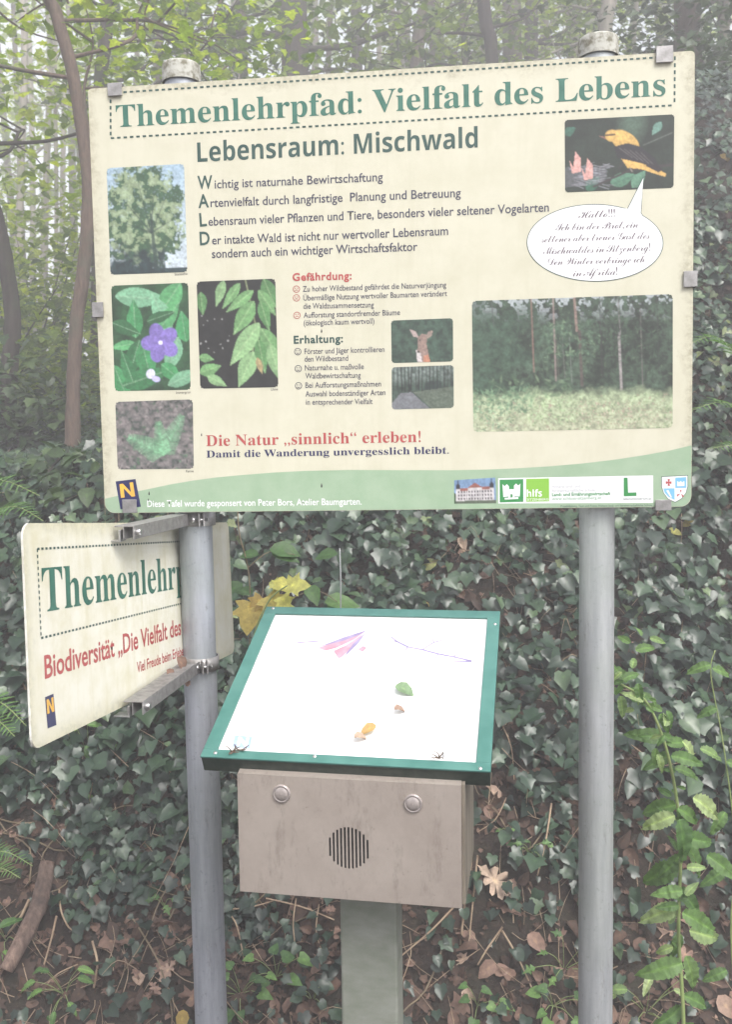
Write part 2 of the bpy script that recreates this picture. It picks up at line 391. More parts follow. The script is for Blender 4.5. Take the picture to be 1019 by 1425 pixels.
def leaves_mesh(name, tpls, pos, nrm, tip, size, var=None, smooth=True, jit=0.0):
    pos = np.atleast_2d(pos); N = len(pos)
    nrm = unit(np.broadcast_to(nrm, (N, 3)).astype(float)); tip = np.broadcast_to(tip, (N, 3)).astype(float)
    t = unit(tip - (tip * nrm).sum(1, keepdims=True) * nrm); b = np.cross(t, nrm)
    size = np.broadcast_to(size, (N,)); var = rng.uniform(0, 1, N) if var is None else np.broadcast_to(var, (N,))
    which = rng.integers(0, len(tpls), N); V, T, A, R = [], [], [], []; off = 0
    for k, (tv, tf, tr) in enumerate(tpls):
        ix = np.nonzero(which == k)[0]
        if not len(ix): continue
        s = size[ix, None, None]
        w = tv[None] * (1 + (jit * rng.uniform(-1, 1, (len(ix), len(tv), 3)) if jit else 0))
        v = pos[ix, None] + s * (w[..., 0:1] * b[ix, None] + w[..., 1:2] * t[ix, None] + w[..., 2:3] * nrm[ix, None])
        V.append(v.reshape(-1, 3)); T.append((tf[None] + (np.arange(len(ix)) * len(tv))[:, None, None]).reshape(-1, 3) + off)
        A.append(np.repeat(var[ix], len(tv))); R.append(np.tile(tr, len(ix))); off += len(ix) * len(tv)
    return mesh(name, np.concatenate(V), [np.concatenate(T)], smooth, {'v': np.concatenate(A), 'r': np.concatenate(R)})

# ------------------------------------------------------------------ terrain
_g = rng.normal(size=(64, 64))
def vnoise(x, y, s):
    x = np.asarray(x) * s + 31.3; y = np.asarray(y) * s + 17.7
    xi = np.floor(x).astype(int); yi = np.floor(y).astype(int); fx = x - xi; fy = y - yi
    fx = fx * fx * (3 - 2 * fx); fy = fy * fy * (3 - 2 * fy)
    g = lambda a, b: _g[a % 64, b % 64]
    return (g(xi, yi) * (1 - fx) + g(xi + 1, yi) * fx) * (1 - fy) + (g(xi, yi + 1) * (1 - fx) + g(xi + 1, yi + 1) * fx) * fy
def sstep(a, b, x):
    t = np.clip((x - a) / (b - a), 0, 1); return t * t * (3 - 2 * t)
def hz(x, y, rough=True):
    x = np.asarray(x, float); y = np.asarray(y, float)
    slope = np.maximum(0, (y - 2.15)) * 1.02
    cr = 1.40 + 2.3 * sstep(-1.3, 1.7, x - 0.12 * (y - 4))
    yc = 2.15 + cr / 1.02
    top = cr + 0.07 * np.maximum(y - yc, 0) + 0.16 * sstep(0.5, 3.5, x) * np.maximum(y - yc, 0)
    top = np.minimum(top, cr + 2.2)
    k = 0.18; h = np.clip(0.5 + 0.5 * (top - slope) / k, 0, 1)
    z = top * (1 - h) + slope * h - k * h * (1 - h)
    z = np.where(y < 2.3, np.maximum(z, 0) , z)
    w = sstep(1.9, 2.6, y)
    z = z + w * (0.07 * vnoise(x, y, 1.7) + 0.03 * vnoise(x, y, 5.0))
    if rough: z = z + w * 0.012 * vnoise(x, y, 16.0) + 0.006 * vnoise(x, y, 9.0)
    return z

def build_ground():
    xs = np.concatenate([-np.geomspace(45, 2.6, 34), np.linspace(-2.5, 2.5, 150), np.geomspace(2.6, 45, 34)])
    ys = np.concatenate([-np.geomspace(40, 0.6, 16), np.linspace(-0.5, 1.8, 24), np.linspace(1.85, 6.0, 150), np.geomspace(6.1, 75, 60)])
    X, Y = np.meshgrid(xs, ys); Z = hz(X, Y)
    v = np.stack([X, Y, Z], -1).reshape(-1, 3); nx = len(xs)
    i = (np.arange(len(ys) - 1)[:, None] * nx + np.arange(nx - 1)[None]).reshape(-1)
    f = np.stack([i, i + 1, i + nx + 1, i + nx], -1)
    m, n, b = nodes('forest_soil')
    s = noise(n, 9, 8, 0.75); s2 = noise(n, 45, 6, 0.8); s3 = noise(n, 1.3, 4, 0.6)
    c = ramp(n, [(0.3, (0.014, 0.009, 0.007)), (0.55, (0.040, 0.026, 0.019)), (0.75, (0.10, 0.062, 0.046))], s2)
    c = mix(n, ramp(n, [(0.45, (0, 0, 0)), (0.7, (0.7, 0.7, 0.7))], s), c, (0.03, 0.035, 0.018))
    n.links.new(c, b.inputs['Base Color']); b.inputs['Roughness'].default_value = 0.95; bump(n, b, s2, 0.9, 0.02)
    tag(link('ground', mesh('ground', v, [f], True), m), kind='structure')
build_ground()
# ------------------------------------------------------------------ flat print: photographs painted into a fine grid
VEIL, GAIN = 0.085, 1.12
def obs(c):
    return np.maximum(0.008, (np.array(lin(c)) - VEIL) / GAIN)

class Pic:
    def __init__(s, w, h, base):
        s.w, s.h = w, h; s.a = np.ones((h, w, 3)) * np.array(base, float)
        s.Y, s.X = np.mgrid[0:h, 0:w]; s.X = (s.X + 0.5) / w; s.Y = (s.Y + 0.5) / h
        s.asp = h / w
    def noise(s, fx, fy=None, octs=4, g=0.55):
        fy = fy or fx * s.asp; out = 0; amp = 1; tot = 0
        for o in range(octs):
            n = rng.uniform(0, 1, (int(fy) + 3, int(fx) + 3))
            x = s.X * fx; y = s.Y * fy; xi = x.astype(int); yi = y.astype(int); u = x - xi; v = y - yi
            u = u * u * (3 - 2 * u); v = v * v * (3 - 2 * v)
            out = out + amp * ((n[yi, xi] * (1 - u) + n[yi, xi + 1] * u) * (1 - v) + (n[yi + 1, xi] * (1 - u) + n[yi + 1, xi + 1] * u) * v)
            tot += amp; amp *= g; fx *= 2; fy *= 2
        out = out / tot
        return np.clip((out - 0.5) * 1.9 + 0.5, 0, 1)
    def blend(s, mask, c):
        s.a = s.a * (1 - mask[..., None]) + np.array(c, float) * mask[..., None]
    def polym(s, pts):
        P = np.array(pts, float); m = np.zeros((s.h, s.w), bool)
        for i in range(len(P)):
            (x1, y1), (x2, y2) = P[i], P[(i + 1) % len(P)]
            if abs(y1 - y2) < 1e-9: continue
            cross = ((y1 > s.Y) != (y2 > s.Y)) & (s.X < (x2 - x1) * (s.Y - y1) / (y2 - y1) + x1); m ^= cross
        return m.astype(float)
    def poly(s, pts, c, al=1.0): s.blend(s.polym(pts) * al, c)
    def ell(s, cx, cy, rx, ry, c, rot=0, al=1.0, soft=0.15):
        dx = s.X - cx; dy = (s.Y - cy) * s.asp; ry2 = ry * s.asp; k, q = math.cos(rot), math.sin(rot)
        d = np.sqrt(((dx * k + dy * q) / rx) ** 2 + ((-dx * q + dy * k) / ry2) ** 2)
        s.blend(np.clip((1 - d) / soft, 0, 1) * al, c)
    def line(s, x1, y1, x2, y2, wd, c, al=1.0, w2=None):
        y1 *= s.asp; y2 *= s.asp; dx, dy = x2 - x1, y2 - y1; L = dx * dx + dy * dy + 1e-9
        t = np.clip(((s.X - x1) * dx + (s.Y * s.asp - y1) * dy) / L, 0, 1)
        d = np.hypot(s.X - x1 - t * dx, s.Y * s.asp - y1 - t * dy); wdt = wd + ((w2 if w2 is not None else wd) - wd) * t
        s.blend(np.clip((wdt - d) / (0.6 / s.w) * 0.6 + 0.5, 0, 1) * al, c)
    def leaf(s, x, y, L, wd, ang, c, vein=None, al=1.0):
        dx = s.X - x; dy = (s.Y - y) * s.asp; k, q = math.cos(ang), math.sin(ang)
        u = (dx * k + dy * q) / L; v = (-dx * q + dy * k) / L
        uu = np.clip(u, 0, 1); w_ = wd * np.sin(np.pi * uu ** 0.8) * (1 - 0.25 * uu)
        m = ((u > 0) & (u < 1) & (np.abs(v) < w_)).astype(float)
        s.blend(m * al, c)
        s.blend(m * (v > 0) * 0.28 * al, np.array(c) * 0.45)
        if vein is not None: s.blend(m * (np.abs(v) < 0.014) * 0.35, vein)
        return m
    def dabs(s, n, cols, r0, r1, x0=0, x1=1, y0=0, y1=1, al=0.85, asp=0.6):
        for _ in range(n):
            s.ell(rng.uniform(x0, x1), rng.uniform(y0, y1), rng.uniform(r0, r1), rng.uniform(r0, r1) * asp, cols[rng.integers(len(cols))] * rng.uniform(0.8, 1.2), rng.uniform(0, 3), al, 0.5)

def paint_tree():
    p = Pic(110, 148, obs((150, 185, 205)))
    p.a = (obs((160, 190, 212)) * (1 - p.Y[..., None]) + obs((200, 215, 225)) * p.Y[..., None])
    n1 = p.noise(9); n2 = p.noise(30)
    d = np.hypot((p.X - 0.44) / 0.52, (p.Y - 0.46) / 0.47) + (n1 - 0.5) * 0.35 + (n2 - 0.5) * 0.35
    g = obs((96, 122, 100)); lt = obs((140, 160, 122)); dk = obs((88, 100, 98))
    m = np.clip((1.08 - d) * 9, 0, 1); q = p.noise(14, octs=5)[..., None]
    c = np.where(q > 0.5, lt + (q - 0.5) * 0.12, g) * (0.75 + 0.5 * q)
    m *= np.clip((p.noise(40, octs=2) + 0.72 - 0.12 * (p.Y < .6)) * 1.8 - 0.3, 0, 1)
    p.a = p.a * (1 - m[..., None]) + c * m[..., None]
    for x2, y2 in ((0.2, 0.3), (0.4, 0.15), (0.75, 0.3), (0.85, 0.5), (0.15, 0.5), (0.6, 0.2)):
        p.line(0.55, 0.62, x2, y2, 0.012, dk, 0.7, 0.003)
    p.line(0.60, 0.95, 0.55, 0.45, 0.028, dk, 0.85, 0.014)
    low = np.clip((p.Y - 0.72 + (n1 - 0.5) * 0.3 - 0.25 * (p.X > 0.72) * (p.Y < .95)) * 6, 0, 1)
    c2 = obs((82, 96, 98)) * (0.7 + 0.8 * p.noise(22)[..., None]); p.a = p.a * (1 - low[..., None]) + c2 * low[..., None]
    return p
def paint_periwinkle():
    p = Pic(110, 148, obs((75, 110, 90))); p.a *= 0.5 + p.noise(6)[..., None]
    cols = [obs((90, 165, 110)), obs((105, 180, 120)), obs((80, 140, 100)), obs((130, 190, 150)), obs((70, 125, 95))]
    for x, y, L, w, a, k in [(.05, .1, .7, .2, .1, 3), (.9, .0, .6, .25, 2.2, 1), (.75, .45, .55, .24, -2.0, 3), (.3, .5, .5, .24, -1.6, 0), (.62, .42, .42, .26, -.9, 1), (.3, .55, .35, .2, 3.0, 1),
                            (.35, .52, .5, .25, 1.9, 2), (.38, .55, .5, .3, 1.35, 0), (.85, .5, .5, .25, 1.9, 3), (.0, .75, .55, .22, 1.2, 0), (.1, .95, .7, .2, -.3, 2), (.62, .75, .35, .3, .7, 0), (.7, .95, .5, .2, -.4, 3), (.0, .35, .4, .25, .4, 4), (.45, .35, .4, .2, -.3, 4), (.95, .55, .4, .3, -1.7, 0), (.25, .92, .45, .22, -1.9, 2)]:
        p.leaf(x, y, L, w, a, cols[k] * rng.uniform(0.85, 1.15), obs((170, 205, 170)))
    v = obs((140, 120, 205))
    for k in range(5):
        a = -1.9 + k * 1.256; x, y = 0.62 + 0.13 * math.cos(a), 0.55 + 0.13 * math.sin(a) / p.asp
        p.ell(x, y, 0.13, 0.075, v * (0.85 + 0.12 * (k % 3)), a, 1, 0.1)
    p.ell(.62, .55, .03, .022, obs((220, 215, 245))); p.ell(.48, .84, .06, .05, obs((215, 215, 245)), .5); p.ell(.55, .89, .06, .03, obs((190, 185, 235)), .2)
    return p
def paint_elm():
    p = Pic(110, 150, obs((80, 85, 80))); p.a = obs((78, 84, 80)) * (0.4 + 1.0 * p.noise(10)[..., None])
    p.line(.62, .0, .74, .45, .008, obs((150, 160, 120))); p.line(.74, .45, .68, .68, .008, obs((150, 160, 120)))
    c = [obs((125, 175, 115)), obs((150, 195, 135)), obs((110, 160, 105))]
    for x, y, L, w, a, k in [(.35, .0, .35, .2, 1.9, 1), (.55, .03, .4, .17, 2.2, 0), (.72, .1, .45, .17, 2.5, 0), (.72, .2, .5, .24, 2.15, 0), (.78, .4, .66, .2, 2.2, 1), (.7, .66, .5, .25, 2.0, 1), (.85, .0, .4, .25, 1.2, 2), (.78, .1, .4, .2, 1.0, 0), (.8, .2, .4, .2, 1.3, 2), (.8, .45, .5, .22, 1.05, 0), (.76, .55, .45, .2, 1.4, 2), (.05, .1, .3, .25, 1.5, 2), (.0, .85, .3, .3, -.3, 0), (.1, .88, .28, .25, .5, 1), (.0, .7, .2, .3, .2, 0), (.9, .6, .5, .2, 1.3, 1)]:
        p.leaf(x, y, L, w, a, c[k] * rng.uniform(0.85, 1.15), obs((190, 215, 160)))
    p.leaf(.74, .72, .22, .2, 1.3, obs((190, 170, 120))); p.dabs(14, [obs((190, 190, 190))], .008, .02, 0, .5, .3, .7)
    return p
def paint_fern():
    p = Pic(108, 96, obs((115, 115, 112))); q = p.noise(22, octs=4)[..., None]
    p.a = obs((95, 100, 98)) * (1 - q) * 1.4 + obs((165, 155, 155)) * q * .8
    p.dabs(120, [obs((100, 130, 105)), obs((165, 155, 155)), obs((85, 90, 88)), obs((110, 140, 115))], .015, .04)
    for x0, y0, x1, y1, hw in ((.6, .78, .15, .52, .15), (.6, .78, .86, .22, .13), (.6, .8, .55, .3, .10)):
        n = 26
        for i in range(n):
            t = i / n; x = x0 + (x1 - x0) * t; y = y0 + (y1 - y0) * t; a = math.atan2((y1 - y0) * p.asp, x1 - x0)
            for s in (1, -1):
                L = hw * (1 - t) ** 0.6 + 0.02; b = a + s * 1.1
                p.line(x, y, x + L * math.cos(b), y + L * math.sin(b) / p.asp, .0065, obs((130, 190, 145)) * rng.uniform(.7, 1.3), 1, .003)
    return p
def paint_deer():
    p = Pic(88, 62, obs((82, 95, 88))); p.a = obs((95, 112, 102)) * (0.45 + 0.9 * p.noise(16, octs=4)[..., None])
    b = obs((165, 140, 130)); 
    p.poly([(.44, 1), (.47, .75), (.46, .55), (.56, .5), (.60, .8), (.62, 1)], b)
    p.poly([(.40, .72), (.46, .68), (.50, .99), (.42, .99)], obs((215, 205, 205)))
    p.poly([(.43, .42), (.50, .34), (.57, .36), (.58, .52), (.53, .62), (.47, .78), (.42, .78), (.43, .6)], b * 0.9)
    p.poly([(.30, .22), (.40, .28), (.45, .42), (.36, .40)], obs((180, 160, 155))); p.poly([(.57, .38), (.60, .3), (.67, .27), (.66, .38), (.59, .46)], obs((165, 145, 135)))
    p.ell(.47, .48, .014, .02, obs((60, 55, 55))); p.ell(.44, .75, .02, .025, obs((70, 65, 65)))
    p.poly([(.52, .85), (.60, .82), (.63, 1), (.53, 1)], obs((205, 140, 110)))
    return p
def paint_path():
    p = Pic(88, 62, obs((100, 110, 108))); p.a = obs((98, 112, 104)) * (0.5 + 0.8 * p.noise(14)[..., None])
    top = np.clip((0.45 - p.Y) * 6, 0, 1) * p.noise(20); p.blend(top * .8, obs((150, 165, 160)))
    for x in np.linspace(.04, .96, 17): p.line(x, .0, x + rng.uniform(-.02, .02), .55 + rng.uniform(-.05, .1), rng.uniform(.004, .011), obs((80, 84, 84)))
    p.poly([(.55, .35), (.8, .35), (.82, .6), (.5, .58)], obs((84, 92, 92)), .6)
    p.poly([(.15, .62), (.32, .6), (.62, 1), (.0, 1), (.0, .85)], obs((140, 142, 150)), .8)
    m = p.polym([(.35, .6), (1, .5), (1, 1), (.65, 1)]); p.a = p.a * (1 - .6 * m[..., None]) + .6 * m[..., None] * obs((125, 135, 120)) * (.7 + .6 * p.noise(30)[..., None])
    return p
def paint_bird():
    p = Pic(154, 104, obs((85, 105, 95))); q = p.noise(7)[..., None]; p.a = obs((78, 92, 88)) * (.6 + .7 * q)
    p.ell(.62, .12, .16, .3, obs((120, 150, 130)), 0, .5, .8); p.leaf(.88, .1, .14, .3, 2.2, obs((120, 165, 150))); p.leaf(.42, .9, .25, .28, -.3, obs((105, 150, 125)))
    p.leaf(.62, .97, .2, .3, -.9, obs((110, 155, 130))); p.leaf(.0, .2, .12, .4, -.5, obs((90, 130, 115))); p.leaf(.2, .98, .18, .35, -.8, obs((85, 130, 110)))
    for k in range(46):
        x, y = rng.uniform(0, .36), rng.uniform(.62, .93); a = rng.uniform(-.6, .6)
        p.line(x, y, x + .1 * math.cos(a), y + .1 * math.sin(a), .003, obs((165, 165, 175)) * rng.uniform(.6, 1.2), .8)
    p.poly([(0, .66), (.1, .62), (.4, .72), (.36, .9), (.0, .93)], obs((140, 140, 150)), .35)
    for x, y in ((.1, .66), (.21, .76)):
        p.poly([(x - .055, y - .1), (x - .02, y + .0), (x + .0, y - .22), (x + .05, y - .12), (x + .05, y + .06), (x - .03, y + .08)], obs((225, 165, 155)))
    p.line(.27, .93, .62, .72, .010, obs((95, 90, 92))); p.line(.62, .72, 1.0, .68, .012, obs((95, 90, 92))); p.line(.72, .4, .98, .25, .004, obs((120, 125, 120))); p.line(.5, .7, .55, .6, .006, obs((95, 90, 92)))
    Yl = obs((225, 180, 60))
    p.ell(.435, .25, .065, .085, Yl, .2, 1, .1); p.ell(.555, .34, .15, .13, Yl, .62, 1, .08); p.ell(.60, .50, .16, .13, Yl * .85, .7, 1, .08); p.ell(.52, .27, .09, .10, Yl * 1.08, .5, 1, .5)
    p.poly([(.37, .26), (.31, .24), (.38, .30)], obs((150, 110, 100))); p.line(.38, .24, .46, .235, .008, obs((95, 80, 60)))
    p.poly([(.45, .40), (.58, .36), (.70, .42), (.82, .58), (.88, .72), (.74, .66), (.60, .60), (.49, .56)], obs((88, 82, 90)))
    for k in range(5): p.line(.50 + .05 * k, .42 + .02 * k, .62 + .05 * k, .56 + .03 * k, .003, obs((130, 125, 125)), .7)
    p.poly([(.52, .57), (.66, .63), (.80, .69), (.93, .80), (.92, .84), (.84, .80), (.70, .72), (.58, .70)], Yl)
    p.poly([(.80, .66), (.90, .74), (.86, .78), (.74, .68)], obs((90, 85, 90))); p.line(.60, .70, .62, .75, .006, obs((150, 140, 130)))
    return p
def paint_forest():
    p = Pic(284, 188, obs((82, 92, 88))); q = p.noise(12, octs=5)[..., None]; q2 = p.noise(60, octs=3)[..., None]
    p.a = obs((96, 108, 98)) * (.30 + 1.2 * q) * (.5 + 1.0 * q2); p.dabs(420, [obs((98, 116, 100)), obs((116, 136, 112)), obs((84, 92, 88)), obs((80, 84, 82))], .006, .020, .0, 1, .0, .62, .6)
    sky_ = np.clip((0.20 - p.Y) * 6, 0, 1) * (p.noise(34, octs=3) > .62); p.blend(sky_ * .8, obs((185, 195, 200)))
    lf = np.clip((0.30 - p.X + (p.noise(10) - .5) * .3) * 6, 0, 1) * np.clip((.78 - p.Y) * 8, 0, 1)
    p.a = p.a * (1 - .75 * lf[..., None]) + .75 * lf[..., None] * obs((98, 118, 104)) * (.5 + .9 * p.noise(40)[..., None])
    for x, w, c, t, b_ in ((.30, .006, (165, 130, 120), 0, .55), (.41, .007, (170, 150, 145), 0, .62), (.425, .004, (120, 115, 110), .3, .62), (.515, .010, (175, 145, 135), 0, .25), (.54, .012, (120, 105, 105), .25, .66), (.735, .010, (190, 180, 180), .28, .70), (.73, .006, (150, 145, 145), .0, .28), (.84, .004, (140, 130, 130), .1, .68), (.49, .005, (130, 140, 130), .3, .64), (.455, .004, (130, 130, 125), .3, .6), (.10, .006, (110, 115, 112), 0, .2), (.64, .004, (100, 95, 98), 0, .6), (.92, .004, (98, 98, 98), 0, .6)):
        p.line(x, t, x + .012, b_, w * .62, obs(c) * .9, .75)
    p.dabs(160, [obs((110, 135, 112)), obs((125, 150, 120)), obs((92, 110, 98))], .006, .022, .36, .64, .18, .45, .8)
    p.dabs(420, [obs((96, 112, 98)), obs((100, 116, 104)), obs((76, 84, 82))], .008, .024, .55, 1, .0, .5, .55)
    e = 0.665 + 0.015 * p.X + (p.noise(20) - .5) * .06 + .10 * np.clip(.35 - p.X, 0, 1)
    g = np.clip((p.Y - e) * 14, 0, 1)[..., None]; t = np.clip((p.Y - .68) / .32, 0, 1)[..., None]
    gc = obs((172, 192, 150)) * (1 - t) + obs((186, 192, 158)) * t; gc = gc * (.66 + .55 * p.noise(50, octs=3)[..., None])
    p.a = p.a * (1 - g) + gc * g
    p.dabs(380, [obs((150, 175, 130)), obs((185, 190, 150)), obs((175, 155, 140)), obs((125, 150, 112))], .003, .010, 0, 1, .74, 1, .7, 1.6)
    p.dabs(200, [obs((205, 170, 160)), obs((180, 155, 138))], .003, .010, .48, .95, .78, .97, .65); p.dabs(160, [obs((120, 155, 122)), obs((150, 185, 145)), obs((105, 135, 110))], .008, .022, .0, .30, .66, .86, .7, .6); p.dabs(120, [obs((175, 205, 150)), obs((190, 215, 165))], .008, .02, .28, .52, .72, .95, .5, .5)
    p.dabs(90, [obs((150, 185, 150)), obs((110, 145, 115))], .006, .018, 0, .2, .74, 1, .8, .4)
    p.dabs(60, [obs((110, 135, 108)), obs((135, 158, 125))], .01, .03, .1, .5, .60, .74, .6, .6)
    return p
def paint_castle():
    p = Pic(60, 36, obs((130, 160, 195))); p.a = obs((120, 155, 195)) * (1 - p.Y[..., None] * .0)
    W_ = obs((205, 200, 202)); R = obs((165, 105, 95)); D = obs((80, 80, 92))
    p.poly([(.06, .45), (.94, .43), (.94, .88), (.06, .9)], W_); p.poly([(.08, .36), (.92, .33), (.92, .45), (.08, .47)], R)
    p.poly([(.34, .36), (.5, .18), (.66, .36), (.66, .88), (.34, .88)], W_); p.poly([(.32, .36), (.5, .16), (.68, .36)], R)
    for x in (.1, .9): p.ell(x, .30, .055, .14, D); p.line(x, .05, x, .3, .012, D); p.poly([(x - .05, .4), (x + .05, .4), (x + .05, .88), (x - .05, .88)], W_)
    for y in (.52, .66, .79):
        for x in np.linspace(.12, .88, 13): p.poly([(x - .015, y - .035), (x + .015, y - .035), (x + .015, y + .04), (x - .015, y + .04)], D)
    p.poly([(0, .88), (1, .86), (1, 1), (0, 1)], obs((110, 120, 105))); p.poly([(0, .5), (.05, .6), (.06, 1), (0, 1)], obs((90, 110, 90)))
    return p

# ------------------------------------------------------------------ lettering
def hom(src, dst):
    A = []
    for (x, y), (u, v) in zip(src, dst):
        A.append([x, y, 1, 0, 0, 0, -u * x, -u * y, u]); A.append([0, 0, 0, x, y, 1, -v * x, -v * y, v])
    A = np.array(A, float); h = np.linalg.solve(A[:, :8], A[:, 8]); H = np.append(h, 1).reshape(3, 3)
    def f(x, y):
        q = H @ np.array([x, y, 1.0]); return q[:2] / q[2]
    return f
def styled(s, mode):
    base = {'serif': (0x1D400, 0x1D41A), 'script': (0x1D4D0, 0x1D4EA), 'sansb': (0x1D5D4, 0x1D5EE)}.get(mode)
    if not base: return s
    return ''.join(chr(base[0] + ord(c) - 65) if 'A' <= c <= 'Z' else chr(base[1] + ord(c) - 97) if 'a' <= c <= 'z' else c for c in s)
def raw_text(s, mode, space=1.0, off=0.0):
    cu = bpy.data.curves.new('t', 'FONT'); cu.body = styled(s, mode); cu.size = 1; cu.space_character = space; cu.offset = off
    cu.resolution_u = 3; cu.fill_mode = 'FRONT'
    o = bpy.data.objects.new('t', cu); COL.objects.link(o)
    dg = bpy.context.evaluated_depsgraph_get(); me = bpy.data.meshes.new_from_object(o.evaluated_get(dg))
    bpy.data.objects.remove(o); bpy.data.curves.remove(cu)
    v = np.empty(len(me.vertices) * 3, np.float32); me.vertices.foreach_get('co', v)
    return me, v.reshape(-1, 3)
_cap = {}
def text(parent, B, s, p0, p1, cap, mat, mode=None, space=1.0, off=0.0, ref=None, y=-0.0011, name='text_line'):
    """flat lettering from baseline start p0 to baseline end p1 (read off the sheet), capital height cap in the same units"""
    a = np.array(B(*p0)); b = np.array(B(*p1)); up = np.array(B(p0[0], p0[1] - cap)) - a
    if mode not in _cap:
        m0, v0 = raw_text('H', mode); _cap[mode] = v0[:, 1].max(); bpy.data.meshes.remove(m0)
    me, v = raw_text(s, mode, space, off)
    if ref:
        m1, v1 = raw_text(ref, mode, space, off); wid = v1[:, 0].max() - v1[:, 0].min(); bpy.data.meshes.remove(m1)
    else: wid = v[:, 0].max() - v[:, 0].min()
    L = np.linalg.norm(b - a); d = (b - a) / L; n = np.array([-d[1], d[0]])
    if n @ up < 0: n = -n
    h = np.linalg.norm(up) / _cap[mode]
    x = (v[:, 0] - v[:, 0].min()) * L / wid; z = v[:, 1] * h
    P = a[None] + x[:, None] * d + z[:, None] * n
    y = y * 0.35; w = np.stack([P[:, 0], np.full(len(P), y), P[:, 1]], -1).astype(np.float32)
    me.vertices.foreach_set('co', w.ravel()); me.update(); me.name = name
    me.materials.clear()
    return link(name, me, mat, parent)
def flat(parent, B, pts, mat, name, y=-0.0011, thick=0.0):
    y = y * 0.35; P = [tuple(B(*p)) for p in pts]; me = bpy.data.meshes.new(name)
    me.from_pydata([(p[0], y, p[1]) for p in P], [], [list(range(len(P)))]); 
    if me.polygons[0].normal.y > 0: me.flip_normals()
    me.update(); return link(name, me, mat, parent)
def flat_many(parent, B, polys, mat, name, y=-0.0011):
    v, f = [], []; y = y * 0.35
    for pts in polys:
        f.append(list(range(len(v), len(v) + len(pts)))); v += [(B(*p)[0], y, B(*p)[1]) for p in pts]
    me = bpy.data.meshes.new(name); me.from_pydata(v, [], f); me.update()
    return link(name, me, mat, parent)
def dashes(parent, B, segs, wid, n_per, mat, y=-0.0011):
    polys = []
    for (x1, y1, x2, y2), n in zip(segs, n_per):
        L = math.hypot(x2 - x1, y2 - y1); dx, dy = (x2 - x1) / L, (y2 - y1) / L; nx, ny = -dy * wid / 2, dx * wid / 2
        for i in range(n):
            a = L * i / n; b = a + L / n * 0.56
            polys.append([(x1 + dx * a + nx, y1 + dy * a + ny), (x1 + dx * b + nx, y1 + dy * b + ny), (x1 + dx * b - nx, y1 + dy * b - ny), (x1 + dx * a - nx, y1 + dy * a - ny)])
    return flat_many(parent, B, polys, mat, 'dashed_border', y)
def picture(parent, B, c, p, name='printed_photo', y=-0.0010, rnd=0.03, label=None):
    y = y * 0.35; w, h = p.w, p.h; c = [np.array(B(*q)) for q in c]
    u = np.linspace(0, 1, w)[None, :, None]; t = np.linspace(0, 1, h)[:, None, None]
    P = (c[0] * (1 - u) + c[1] * u) * (1 - t) + (c[3] * (1 - u) + c[2] * u) * t
    P = P.reshape(-1, 2); v = np.stack([P[:, 0], np.full(len(P), y), P[:, 1]], -1)
    i, j = np.mgrid[0:h - 1, 0:w - 1]; r = rnd * w
    dx = np.minimum(j, w - 2 - j); dy = np.minimum(i, h - 2 - i)
    keep = ~((dx < r) & (dy < r) & (np.hypot(r - dx, r - dy) > r)); k = (i * w + j)[keep]
    f = np.stack([k, k + w, k + w + 1, k + 1], -1)
    p.a = p.a * (0.84 + 0.32 * p.noise(w * .5, octs=1)[..., None]) * (0.88 + 0.24 * p.noise(w * .16, octs=3)[..., None]); q_ = p.a; p.a[1:-1, 1:-1] = q_[1:-1, 1:-1] * .5 + .125 * (q_[:-2, 1:-1] + q_[2:, 1:-1] + q_[1:-1, :-2] + q_[1:-1, 2:]); gm = p.a.mean(-1, keepdims=True); p.a = p.a * 0.72 + gm * 0.28 + 0.018
    col = np.concatenate([np.clip(p.a, 0, 1).reshape(-1, 3), np.ones((w * h, 1))], 1)
    o = link(name, mesh(name, v, [f], False, {'col': col}), M['photo'], parent)
    if label: o['label'] = label
    return o
def rrect(w, h, r, n=6, rt=None):
    P = []
    for cx_, cz_, a0, rr in ((w / 2, h / 2, 0, rt or r), (-w / 2, h / 2, 90, rt or r), (-w / 2, -h / 2, 180, r), (w / 2, -h / 2, 270, r)):
        ox = cx_ - math.copysign(rr, cx_); oz = cz_ - math.copysign(rr, cz_)
        for k in range(n + 1):
            a = math.radians(a0 + 90 * k / n); P.append((ox + rr * math.cos(a), oz + rr * math.sin(a)))
    return P
def sheet(w, h, r, t, name, rt=None, bev=0.0008):
    bm = bmesh.new(); prism(bm, rrect(w, h, r, rt=rt), 0, t); me = bm_mesh(name, bm)
    return me

# ------------------------------------------------------------------ the big board
BW, BH = 1.015, 0.734
bE = Euler((math.radians(0.4), 0, 0)).to_matrix()
board = empty('information_board', (0.0364, 1.5691, 1.8601), tuple((Matrix.Rotation(-0.1069, 3, 'Z') @ Matrix.Rotation(0.0062, 3, 'X') @ Matrix.Rotation(-0.0045, 3, 'Y')).to_euler()))
tag(board, 'large cream nature trail board headed Themenlehrpfad: Vielfalt des Lebens between two poles', 'sign')
B = hom([(121, 124), (972, 70), (963, 703), (143, 716)], [(-BW / 2, BH / 2), (BW / 2, BH / 2), (BW / 2, -BH / 2), (-BW / 2, -BH / 2)])
me = sheet(BW, BH, 0.018, 0.004, 'panel', rt=0.007); me.materials.append(M['board']); me.materials.append(M['sheet_edge'])
for pl in me.polygons: pl.material_index = 0 if pl.normal.y < -0.5 else 1
link('panel', me, None, board)
T = lambda s, p0, p1, cap, mat, **k: text(board, B, s, p0, p1, cap, M[mat], **k)
